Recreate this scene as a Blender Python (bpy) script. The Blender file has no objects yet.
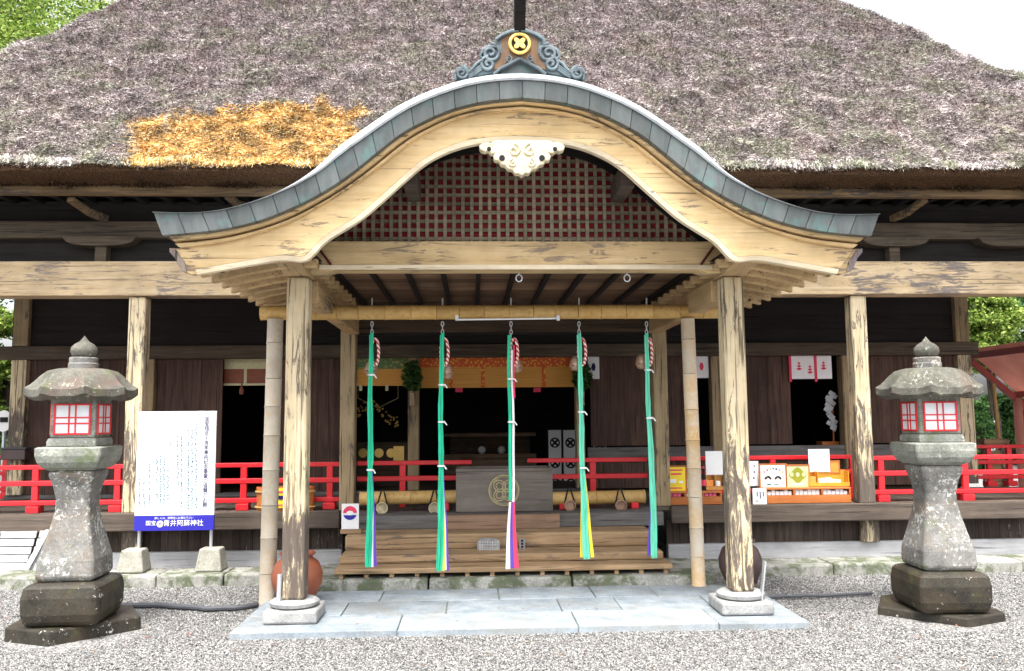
import bpy, bmesh, math, random
import numpy as np
from mathutils import Vector, Matrix, noise as mnoise
R = math.radians
random.seed(7); rng = np.random.default_rng(7)
scene = bpy.context.scene
COL = scene.collection

# ------------------------------------------------------------------ camera
F = 850.0; CX, CZ, YAW, PIT, ROL = -.3764, 1.62, .0467, .0979, -.0087
fw = np.array([math.sin(YAW)*math.cos(PIT), math.cos(YAW)*math.cos(PIT), math.sin(PIT)])
rt = np.array([math.cos(YAW), -math.sin(YAW), 0]); up = np.cross(rt, fw)
r2 = rt*math.cos(ROL)+up*math.sin(ROL); u2 = -rt*math.sin(ROL)+up*math.cos(ROL)
C0 = np.array([CX, 0, CZ])
def ray(x, y): return fw + r2*(x-512)/F - u2*(y-335.5)/F
def at(x, y, Y):
    d = ray(x, y); return C0 + d*(Y/d[1])
def aX(x, Y, y=400): return float(at(x, y, Y)[0])
def aZ(y, Y, x=510): return float(at(x, y, Y)[2])
cam = bpy.data.objects.new('camera', bpy.data.cameras.new('camera')); COL.objects.link(cam)
cam.data.sensor_width = 36; cam.data.lens = 36*F/1024; cam.data.clip_end = 2000; cam.data.clip_start = .05
M = Matrix.Identity(4)
for i in range(3):
    M[i][0] = r2[i]; M[i][1] = u2[i]; M[i][2] = -fw[i]; M[i][3] = C0[i]
cam.matrix_world = M
scene.camera = cam

# ------------------------------------------------------------------ world and sun
EL, AZ = 66, 192          # sun high, behind the photographer
w = bpy.data.worlds.new('World'); scene.world = w; w.use_nodes = True
nt = w.node_tree; nt.nodes.clear()
sky = nt.nodes.new('ShaderNodeTexSky'); sky.sky_type = 'NISHITA'; sky.sun_disc = False
sky.sun_elevation = R(EL); sky.sun_rotation = R(AZ); sky.air_density = 1.0; sky.dust_density = 6.0; sky.ozone_density = 1.0
hs = nt.nodes.new('ShaderNodeHueSaturation'); hs.inputs['Saturation'].default_value = .22
bg = nt.nodes.new('ShaderNodeBackground'); bg.inputs['Strength'].default_value = .15
wo = nt.nodes.new('ShaderNodeOutputWorld')
nt.links.new(sky.outputs[0], hs.inputs['Color']); nt.links.new(hs.outputs[0], bg.inputs[0]); nt.links.new(bg.outputs[0], wo.inputs[0])
sl = bpy.data.lights.new('sun', 'SUN'); sl.energy = 1.5; sl.angle = R(14); sl.color = (1, .95, .87)
so = bpy.data.objects.new('sun', sl); COL.objects.link(so)
sd = Vector((math.sin(R(AZ))*math.cos(R(EL)), math.cos(R(AZ))*math.cos(R(EL)), math.sin(R(EL))))
so.rotation_euler = sd.to_track_quat('Z', 'Y').to_euler()
vs = scene.view_settings
vs.view_transform = 'Standard'; vs.look = 'None'; vs.gamma = 1; vs.exposure = 1.8; vs.use_curve_mapping = False

# ------------------------------------------------------------------ materials
class NT:
    def __init__(s, name):
        s.m = bpy.data.materials.new(name); s.m.use_nodes = True
        s.t = s.m.node_tree; s.b = s.t.nodes['Principled BSDF']
    def n(s, typ, **kw):
        nd = s.t.nodes.new('ShaderNode'+typ)
        for k, v in kw.items():
            if k.startswith('i_'):
                key = k[2:]; key = int(key) if key.isdigit() else key.replace('_', ' ')
                nd.inputs[key].default_value = v
            else: setattr(nd, k, v)
        return nd
    def l(s, a, b): s.t.links.new(a, b)
    def coords(s, scale=(1, 1, 1), rnd=True):
        tc = s.n('TexCoord'); mp = s.n('Mapping'); mp.inputs['Scale'].default_value = scale
        if rnd:
            oi = s.n('ObjectInfo'); mu = s.n('Math', operation='MULTIPLY'); mu.inputs[1].default_value = 37.0
            s.l(oi.outputs['Random'], mu.inputs[0])
            ad = s.n('VectorMath', operation='ADD'); s.l(tc.outputs['Object'], ad.inputs[0]); s.l(mu.outputs[0], ad.inputs[1])
            s.l(ad.outputs[0], mp.inputs['Vector'])
        else: s.l(tc.outputs['Object'], mp.inputs['Vector'])
        return mp.outputs[0]
    def noise(s, vec, scale, detail=5, rough=.6, dist=0):
        nd = s.n('TexNoise'); nd.inputs['Scale'].default_value = scale; nd.inputs['Detail'].default_value = detail
        nd.inputs['Roughness'].default_value = rough; nd.inputs['Distortion'].default_value = dist
        s.l(vec, nd.inputs['Vector']); return nd.outputs['Fac']
    def ramp(s, fac, stops, interp='LINEAR'):
        nd = s.n('ValToRGB'); cr = nd.color_ramp; cr.interpolation = interp
        while len(cr.elements) < len(stops): cr.elements.new(.5)
        for e, (p, c) in zip(cr.elements, stops):
            e.position = p; e.color = (c, c, c, 1) if isinstance(c, (int, float)) else (*c, 1)
        s.l(fac, nd.inputs[0]); return nd.outputs[0]
    def mix(s, fac, a, b, mode='MIX'):
        nd = s.n('MixRGB', blend_type=mode)
        for i, v in ((0, fac), (1, a), (2, b)):
            if isinstance(v, (int, float)): nd.inputs[i].default_value = v if i == 0 else (v, v, v, 1)
            elif isinstance(v, tuple): nd.inputs[i].default_value = (*v, 1)
            else: s.l(v, nd.inputs[i])
        return nd.outputs[0]
    def math(s, op, a, b=0.):
        nd = s.n('Math', operation=op)
        for i, v in ((0, a), (1, b)):
            if isinstance(v, (int, float)): nd.inputs[i].default_value = v
            else: s.l(v, nd.inputs[i])
        return nd.outputs[0]
    def island(s): return s.n('NewGeometry').outputs['Random Per Island']
    def bump(s, h, strength=.3, dist=.01):
        nd = s.n('Bump'); nd.inputs['Strength'].default_value = strength; nd.inputs['Distance'].default_value = dist
        s.l(h, nd.inputs['Height']); s.l(nd.outputs[0], s.b.inputs['Normal'])
    def out(s, col, rough=.8, spec=.3, metal=0):
        if isinstance(col, tuple): s.b.inputs['Base Color'].default_value = (*col, 1)
        else: s.l(col, s.b.inputs['Base Color'])
        if isinstance(rough, (int, float)): s.b.inputs['Roughness'].default_value = rough
        else: s.l(rough, s.b.inputs['Roughness'])
        s.b.inputs['Specular IOR Level'].default_value = spec; s.b.inputs['Metallic'].default_value = metal
        return s.m

def wood(name, light, mid, crack, axis='x', flake=0., flakecol=(.06, .05, .045), rough=.75, grain=1., crackamt=.5, tint=.25, lowz=0.):
    t = NT(name); k = {'x': 0, 'y': 1, 'z': 2}[axis]
    sc = [14*grain]*3; sc[k] = .9*grain
    v = t.coords(tuple(sc)); v1 = t.coords((1, 1, 1))
    g = t.noise(v, 1.6, 7, .65, .6)
    base = t.ramp(g, [(.3, mid), (.68, light)])
    sc2 = [30]*3; sc2[k] = .8
    v2 = t.coords(tuple(sc2)); c = t.noise(v2, 1.3, 4, .6, .4)
    cm = t.ramp(c, [(.28+.12*crackamt, 1.), (.36+.12*crackamt, 0.)])
    col = t.mix(t.math('MULTIPLY', cm, .85), base, crack)
    big = t.noise(v1, 1.7, 4, .6); col = t.mix(.55, col, t.mix(1., col, t.ramp(big, [(.3, .45), (.7, 1.25)]), 'MULTIPLY'))
    isl = t.ramp(t.island(), [(0, 1-tint), (1, 1+tint*.6)]); col = t.mix(1., col, isl, 'MULTIPLY')
    h = t.math('ADD', g, t.math('MULTIPLY', cm, -.6))
    if flake > 0:
        sc3 = [13]*3; sc3[k] = 2.2
        v3 = t.coords(tuple(sc3)); f1 = t.noise(v3, 1.5, 8, .72, .8)
        f2 = t.noise(v1, 1.1, 3, .5)
        f = t.math('ADD', t.math('MULTIPLY', f1, .62), t.math('MULTIPLY', f2, .38))
        if lowz:
            sx = t.n('SeparateXYZ'); tc_ = t.n('TexCoord'); t.l(tc_.outputs['Object'], sx.inputs[0])
            f = t.math('ADD', f, t.math('MULTIPLY', t.math('SUBTRACT', 1.5, sx.outputs[2]), lowz))
        lo = .63-.2*flake
        fm = t.ramp(f, [(lo, 0.), (lo+.02, .75), (lo+.06, 1.)])
        fc = t.mix(g, tuple(x*.5 for x in flakecol), tuple(min(1, x*2.4) for x in flakecol))
        col = t.mix(fm, col, fc); h = t.math('ADD', h, t.math('MULTIPLY', fm, -.8))
    t.bump(h, .45, .006)
    return t.out(col, rough, .25)

def plain(name, col, rough=.6, spec=.4, metal=0, var=.12, scale=9, bump=.0):
    t = NT(name); v = t.coords(); n = t.noise(v, scale, 5, .6)
    c = t.mix(1., t.mix(0, col, col), t.ramp(n, [(.25, 1-var), (.75, 1+var*.6)]), 'MULTIPLY')
    if bump: t.bump(n, bump, .01)
    return t.out(c, rough, spec, metal)

def stone(name, a, b, lichen=0., moss=0., lich=(.62, .62, .58), mosscol=(.12, .14, .06), stain=None, scale=1., rough=.9, bumpd=.012):
    t = NT(name); v = t.coords()
    n = t.noise(v, 5*scale, 9, .72); col = t.ramp(n, [(.3, a), (.7, b)])
    fine = t.noise(v, 60*scale, 4, .7); col = t.mix(.7, col, t.mix(1., col, t.ramp(fine, [(.3, .55), (.7, 1.4)]), 'MULTIPLY'))
    if stain:
        s_ = t.noise(v, 2.6, 6, .65, .5); col = t.mix(t.ramp(s_, [(.5, 0.), (.62, .75)]), col, stain)
    if moss:
        m_ = t.noise(v, 3.3*scale, 7, .7, .3); col = t.mix(t.ramp(m_, [(.62-.2*moss, 0.), (.7-.2*moss, .8)]), col, mosscol)
    if lichen:
        l_ = t.noise(v, 30*scale, 6, .7, .6); l2 = t.noise(v, 4*scale, 3, .5)
        lm = t.math('ADD', t.math('MULTIPLY', l_, .7), t.math('MULTIPLY', l2, .3))
        col = t.mix(t.ramp(lm, [(.66-.16*lichen, 0.), (.70-.16*lichen, .9)]), col, lich)
    t.bump(t.math('ADD', n, t.math('MULTIPLY', fine, .5)), .6, bumpd)
    return t.out(col, rough, .25)

def straw_mat(name, stops, zlo=None):
    t = NT(name); v = t.coords(rnd=False)
    col = t.ramp(t.island(), stops)
    n = t.noise(v, 1.3, 6, .68); n2 = t.noise(v, 4.5, 4, .6)
    col = t.mix(1., col, t.ramp(n2, [(.32, .42), (.6, 1.2)]), 'MULTIPLY')
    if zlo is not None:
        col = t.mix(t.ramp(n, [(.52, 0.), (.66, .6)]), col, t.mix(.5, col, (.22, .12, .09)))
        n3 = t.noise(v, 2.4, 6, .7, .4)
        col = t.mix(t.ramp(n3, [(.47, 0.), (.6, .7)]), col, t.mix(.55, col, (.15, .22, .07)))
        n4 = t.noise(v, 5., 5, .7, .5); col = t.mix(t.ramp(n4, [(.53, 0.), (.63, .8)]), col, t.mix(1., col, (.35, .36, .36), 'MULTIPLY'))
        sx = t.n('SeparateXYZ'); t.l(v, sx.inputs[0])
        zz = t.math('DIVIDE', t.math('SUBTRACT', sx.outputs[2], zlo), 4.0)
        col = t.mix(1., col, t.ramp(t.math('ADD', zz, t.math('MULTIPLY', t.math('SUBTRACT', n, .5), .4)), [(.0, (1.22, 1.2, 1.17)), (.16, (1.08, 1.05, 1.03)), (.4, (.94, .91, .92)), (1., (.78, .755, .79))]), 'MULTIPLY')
    return t.out(col, .85, .15)

MT = {}
MT['cream'] = wood('gable_wood', (.7, .53, .3), (.56, .39, .19), (.08, .055, .035), 'x', flake=.36, flakecol=(.15, .115, .085), crackamt=.28)
MT['cream_y'] = wood('gable_wood_lengthwise', (.6, .43, .24), (.46, .31, .15), (.10, .07, .045), 'y', flake=.2, crackamt=.3)
MT['cream_w'] = wood('bleached_gable_rim', (.85, .76, .58), (.74, .6, .4), (.2, .15, .1), 'x', flake=.15, flakecol=(.2, .16, .12), crackamt=.2)
MT['beam'] = wood('weathered_beam', (.66, .52, .34), (.5, .36, .2), (.08, .06, .05), 'x', flake=.5, flakecol=(.13, .11, .1), crackamt=.5)
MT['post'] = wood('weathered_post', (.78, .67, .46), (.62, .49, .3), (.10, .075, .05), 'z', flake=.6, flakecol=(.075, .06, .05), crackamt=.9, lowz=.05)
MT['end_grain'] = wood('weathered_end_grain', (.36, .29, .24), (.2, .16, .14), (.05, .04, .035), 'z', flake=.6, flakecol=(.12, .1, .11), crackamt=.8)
MT['post_dark'] = wood('weathered_post_shaded', (.46, .36, .22), (.33, .24, .13), (.05, .04, .03), 'z', flake=.3, crackamt=.6)  # darker copy of the post wood, with shade mixed into the colour
MT['wall'] = wood('wall_boards', (.11, .064, .048), (.045, .025, .02), (.016, .011, .01), 'z', crackamt=.6, tint=.35)
MT['skirt'] = wood('skirt_boards', (.1, .075, .06), (.04, .029, .023), (.03, .022, .02), 'z', crackamt=.6, tint=.35, flake=.1, flakecol=(.18, .17, .17))
MT['dark'] = wood('near_black_wood', (.022, .018, .017), (.011, .009, .009), (.008, .006, .006), 'x', crackamt=.5)  # even near-black wood for soffits, friezes and inner boards
MT['dark_brown'] = wood('dark_brown_wood', (.1, .063, .04), (.042, .027, .018), (.02, .014, .012), 'x', crackamt=.6, flake=.15)
MT['eave'] = wood('eave_wood', (.27, .18, .09), (.09, .058, .034), (.025, .018, .014), 'x', flake=.45, flakecol=(.04, .033, .03))
MT['nageshi'] = wood('tie_wood', (.14, .108, .075), (.06, .045, .032), (.03, .024, .02), 'x', crackamt=.6, flake=.2)
MT['grey'] = wood('silvered_wood', (.2, .195, .19), (.1, .095, .092), (.05, .045, .04), 'x', crackamt=.5)
MT['grey_brown'] = wood('deck_wood', (.15, .118, .095), (.07, .054, .044), (.04, .033, .03), 'x', crackamt=.55, flake=.1)
MT['sill'] = wood('bleached_sill_wood', (.6, .6, .6), (.42, .43, .45), (.15, .14, .14), 'x', crackamt=.3)
MT['step'] = wood('step_wood', (.5, .35, .2), (.33, .21, .12), (.07, .05, .035), 'x', flake=.3, flakecol=(.1, .075, .06), crackamt=.6)
MT['plinth'] = wood('plinth_wood', (.37, .24, .16), (.24, .15, .1), (.08, .05, .035), 'x', crackamt=.5, grain=.7)
MT['box'] = wood('offering_box_wood', (.24, .21, .185), (.17, .145, .125), (.07, .06, .055), 'x', crackamt=.2)
MT['ceil'] = wood('ceiling_boards', (.27, .17, .105), (.12, .075, .048), (.02, .015, .012), 'x', crackamt=.6, tint=.5, flake=.2)
MT['lattice'] = wood('lattice_wood', (.34, .29, .21), (.2, .165, .11), (.07, .06, .05), 'x', crackamt=.3)
MT['case'] = wood('display_case_wood', (.55, .19, .055), (.42, .13, .035), (.15, .05, .02), 'x', crackamt=.1, rough=.45)
MT['case_light'] = wood('pale_case_wood', (.58, .3, .08), (.48, .22, .05), (.2, .1, .03), 'x', crackamt=.1, rough=.45)
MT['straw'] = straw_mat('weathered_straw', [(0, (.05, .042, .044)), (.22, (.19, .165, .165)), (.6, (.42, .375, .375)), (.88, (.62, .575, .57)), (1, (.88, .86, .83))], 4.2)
MT['straw_new'] = straw_mat('new_straw', [(0, (.25, .115, .03)), (.25, (.55, .31, .085)), (.7, (.8, .54, .21)), (1, (.92, .82, .58))])
MT['thatch'] = plain('thatch_body', (.17, .135, .13), .95, .1, var=.6, scale=26, bump=.8)
t = NT('thatch_cut'); v = t.coords((60, 30, 90)); n_ = t.noise(v, 1.2, 6, .7)
t.bump(n_, .9, .03); MT['cut'] = t.out(t.ramp(n_, [(.32, (.02, .012, .008)), (.55, (.085, .048, .026)), (.75, (.18, .11, .06))]), .95, .1)
# copper
def copper(name, a, b, c, rough):
    t = NT(name); v = t.coords((7, 7, 1.4)); v1 = t.coords()
    n = t.noise(v, 1.5, 6, .65, .4); col = t.ramp(n, [(.3, a), (.6, b)])
    st = t.noise(v1, 6, 6, .7); col = t.mix(t.ramp(st, [(.52, 0.), (.66, .75)]), col, c)
    col = t.mix(1., col, t.ramp(t.island(), [(0, .75), (1, 1.2)]), 'MULTIPLY'); t.bump(n, .1, .004)
    return t.out(col, rough, .4, .15)
MT['copper'] = copper('patinated_copper', (.07, .082, .085), (.12, .135, .135), (.09, .18, .17), .5)
MT['copper_top'] = copper('copper_roof_sheet', (.34, .37, .4), (.5, .53, .56), (.4, .5, .52), .45)  # bright sky sheen on the copper put in as a pale base colour
MT['copper_orn'] = copper('copper_ornament', (.05, .065, .075), (.13, .165, .185), (.09, .16, .18), .5)
MT['rust'] = copper('ornament_body', (.07, .042, .025), (.16, .09, .045), (.08, .1, .09), .7)
MT['gold'] = plain('gold_leaf', (.9, .62, .18), .35, .5, .55, .15)
MT['old_gold'] = plain('worn_gold', (.5, .44, .26), .5, .4, .3, .3, 20)
MT['pendant'] = plain('whitewashed_carving', (.66, .58, .4), .75, .3, var=.55, scale=16, bump=.4)
MT['red'] = plain('vermilion_paint', (.66, .016, .025), .4, .5, var=.18, scale=5)
MT['maroon'] = plain('dark_red_panel', (.22, .02, .03), .8, .2, var=.3)
MT['carved'] = plain('old_red_paint', (.1, .022, .02), .8, .2, var=.4)
MT['stone'] = stone('lantern_stone', (.085, .085, .082), (.25, .245, .23), lichen=.72, moss=.2, stain=(.16, .125, .095), lich=(.46, .46, .43))
MT['stone_cap'] = stone('lantern_cap_stone', (.045, .046, .038), (.16, .155, .13), lichen=.5, moss=.4, mosscol=(.09, .1, .05), stain=(.12, .085, .07), lich=(.36, .38, .3))
MT['stone_wet'] = stone('damp_pedestal_stone', (.012, .012, .01), (.055, .048, .036), lichen=.35, stain=(.05, .038, .025), moss=.3, mosscol=(.06, .06, .025), rough=.55)
MT['stone_bowl'] = stone('lantern_platform_stone', (.13, .14, .12), (.33, .34, .3), lichen=.5, moss=.4, mosscol=(.13, .16, .08), lich=(.46, .48, .42))
MT['granite'] = stone('granite_block', (.17, .175, .18), (.38, .38, .37), scale=1.6, bumpd=.006)
MT['kerb'] = stone('mossy_kerb_stone', (.16, .16, .14), (.4, .4, .37), moss=.75, mosscol=(.07, .09, .04), lichen=.2)
MT['concrete'] = stone('concrete_foot', (.22, .215, .18), (.4, .39, .34), moss=.2, bumpd=.006)
t = NT('flagstone'); v = t.coords(); n_ = t.noise(v, 4, 8, .7); f_ = t.noise(v, 45, 4, .7)
c_ = t.ramp(n_, [(.3, (.16, .195, .23)), (.7, (.34, .385, .42))]); c_ = t.mix(.5, c_, t.mix(1., c_, t.ramp(f_, [(.3, .6), (.7, 1.35)]), 'MULTIPLY'))
g_ = t.noise(v, 1.6, 7, .7, .6); c_ = t.mix(t.ramp(g_, [(.46, 0.), (.62, .6)]), c_, (.2, .2, .18)); sp_ = t.noise(v, 90, 3, .6); c_ = t.mix(t.ramp(sp_, [(.62, 0.), (.7, .6)]), c_, (.1, .1, .1)); c_ = t.mix(1., c_, t.ramp(t.island(), [(0, .75), (1, 1.15)]), 'MULTIPLY'); t.bump(t.math('ADD', n_, f_), .6, .008); MT['flag'] = t.out(c_, .8, .3)
def gravel_cols(t): return t.ramp(t.island(), [(0, (.025, .025, .026)), (.3, (.11, .109, .106)), (.65, (.24, .237, .23)), (.9, (.38, .376, .37)), (1, (.6, .6, .59))])
t = NT('pebbles'); MT['pebble'] = t.out(gravel_cols(t), .85, .25)
t = NT('gravel_ground'); v = t.coords(rnd=False); vo = t.n('TexVoronoi'); vo.inputs['Scale'].default_value = 75; t.l(v, vo.inputs['Vector'])
sp = t.n('SeparateColor'); t.l(vo.outputs['Color'], sp.inputs[0]); c_ = t.ramp(sp.outputs[0], [(0, (.12, .12, .12)), (.5, (.34, .33, .32)), (1, (.58, .57, .55))])
c_ = t.mix(1., c_, t.ramp(vo.outputs['Distance'], [(.2, 1.), (.6, .45)]), 'MULTIPLY'); t.bump(t.math('SUBTRACT', 1., vo.outputs['Distance']), .8, .012); MT['gravel'] = t.out(c_, .9, .2)
MT['white'] = plain('white_card', (.82, .83, .84), .6, .3, var=.04)
MT['paper'] = plain('lantern_paper', (.74, .78, .82), .8, .2, var=.12, scale=6)
MT['blue'] = plain('blue_band', (.022, .018, .33), .5, .4, var=.05)
MT['text_blue'] = plain('navy_lettering', (.012, .014, .09), .6, .2)
MT['text_light'] = plain('pale_blue_lettering', (.04, .1, .17), .6, .2)
MT['metal'] = plain('galvanised_steel', (.55, .57, .6), .4, .5, .6, .1)
MT['iron'] = plain('dark_iron', (.1, .09, .085), .5, .4, .5, .3)
def bamboo(name, a, b, c):
    t = NT(name); v = t.coords((18, 18, 18)); vx = t.coords((2.2, 2.2, 2.2)); n = t.noise(vx, 1.4, 5, .6); f = t.noise(v, 1.5, 4, .6)
    col = t.ramp(n, [(.3, a), (.7, b)]); col = t.mix(t.ramp(f, [(.5, 0.), (.72, .7)]), col, c)
    col = t.mix(1., col, t.ramp(t.island(), [(0, .8), (1, 1.12)]), 'MULTIPLY'); t.bump(f, .15, .004)
    return t.out(col, .5, .35)
MT['bamboo'] = bamboo('yellow_bamboo', (.5, .3, .09), (.66, .45, .18), (.36, .2, .06))
MT['bamboo_grey'] = bamboo('weathered_bamboo', (.38, .33, .26), (.56, .5, .41), (.5, .34, .16))
MT['bamboo_mix'] = bamboo('faded_bamboo', (.58, .34, .1), (.62, .56, .47), (.66, .6, .5))
def cloth(name, col, var=.15):
    t = NT(name); v = t.coords((40, 40, 3)); n = t.noise(v, 1.4, 4, .6)
    t.bump(n, .25, .004)
    return t.out(t.mix(1., t.mix(0, col, col), t.ramp(n, [(.3, 1-var), (.7, 1+var)]), 'MULTIPLY'), .75, .2)
MT['green'] = cloth('green_cloth', (.03, .5, .29), .3); MT['aqua'] = cloth('pale_green_cloth', (.13, .58, .4), .25)
MT['cwhite'] = cloth('white_cloth', (.82, .82, .84), .06); MT['purple'] = cloth('purple_cloth', (.13, .07, .42)); MT['yellow'] = cloth('yellow_cloth', (.8, .62, .06)); MT['cred'] = cloth('red_cloth', (.7, .06, .12))
t = NT('red_white_cord'); v = t.coords(); wv = t.n('TexWave', wave_type='BANDS', bands_direction='DIAGONAL'); wv.inputs['Scale'].default_value = 14; t.l(v, wv.inputs['Vector'])
MT['cord'] = t.out(t.ramp(wv.outputs['Fac'], [(.48, (.62, .05, .06)), (.56, (.8, .76, .72))]), .8, .2)
MT['bell'] = plain('bell_bronze', (.38, .24, .17), .45, .5, .45, .35, 18)
MT['clay'] = plain('terracotta', (.3, .09, .045), .55, .4, var=.3, scale=6, bump=.1)
MT['clay_dark'] = plain('dark_glazed_clay', (.08, .05, .05), .45, .5, var=.3, scale=6)
MT['black'] = plain('black_cord', (.012, .012, .013), .7, .2)
MT['hose'] = plain('dark_hose', (.07, .075, .085), .6, .3)
MT['leaf'] = None
def leafmat(name, stops):
    t = NT(name); c = t.ramp(t.island(), stops); b = t.b
    b.inputs['Transmission Weight'].default_value = 0
    tr = t.n('BsdfTranslucent'); t.l(c, tr.inputs[0]); mx = t.n('MixShader'); mx.inputs[0].default_value = .35
    t.out(c, .6, .25); t.l(b.outputs[0], mx.inputs[1]); t.l(tr.outputs[0], mx.inputs[2])
    t.l(mx.outputs[0], t.t.nodes['Material Output'].inputs[0]); return t.m
MT['leaf'] = leafmat('bright_leaves', [(0, (.05, .1, .015)), (.45, (.17, .28, .04)), (1, (.42, .5, .13))])
MT['leaf_dark'] = leafmat('dark_leaves', [(0, (.02, .06, .018)), (.5, (.05, .13, .03)), (1, (.12, .22, .06))])
MT['bark'] = plain('bark', (.05, .04, .032), .9, .1, var=.5, scale=14, bump=.6)
t = NT('red_oxide_sheet'); v = t.coords(); n_ = t.noise(v, 3, 5, .6); c_ = t.ramp(n_, [(.3, (.62, .36, .3)), (.7, (.78, .5, .43))]); tr_ = t.n('BsdfTranslucent'); t.l(c_, tr_.inputs[0]); mx_ = t.n('MixShader'); mx_.inputs[0].default_value = .5
MT['shedred'] = t.out(c_, .7, .3); t.l(t.b.outputs[0], mx_.inputs[1]); t.l(tr_.outputs[0], mx_.inputs[2]); t.l(mx_.outputs[0], t.t.nodes['Material Output'].inputs[0])
MT['shedbeam'] = plain('red_oxide_beam', (.5, .14, .13), .6, .3, var=.15)
t = NT('brocade'); v = t.coords((1, 1, 1)); ck = t.n('TexVoronoi'); ck.inputs['Scale'].default_value = 26; t.l(v, ck.inputs['Vector'])
MT['brocade'] = t.out(t.ramp(ck.outputs['Distance'], [(.25, (.9, .5, .08)), (.45, (.7, .12, .04))]), .7, .3)
t = NT('green_brocade'); v = t.coords(); ck = t.n('TexVoronoi'); ck.inputs['Scale'].default_value = 22; t.l(v, ck.inputs['Vector'])
MT['gbrocade'] = t.out(t.ramp(ck.outputs['Distance'], [(.25, (.46, .4, .12)), (.45, (.14, .24, .1))]), .7, .3)
t = NT('reed_blind'); v = t.coords((1, 1, 120)); n_ = t.noise(v, 1.2, 3, .5); t.bump(n_, .3, .004)
MT['reed'] = t.out(t.ramp(n_, [(.3, (.62, .27, .045)), (.7, (.8, .42, .1))]), .6, .3)
MT['reed_red'] = plain('brown_red_reed', (.26, .085, .05), .6, .3, var=.25, scale=40)
MT['cream_cloth'] = plain('cream_band', (.6, .58, .36), .8, .2, var=.15, scale=30)

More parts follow.
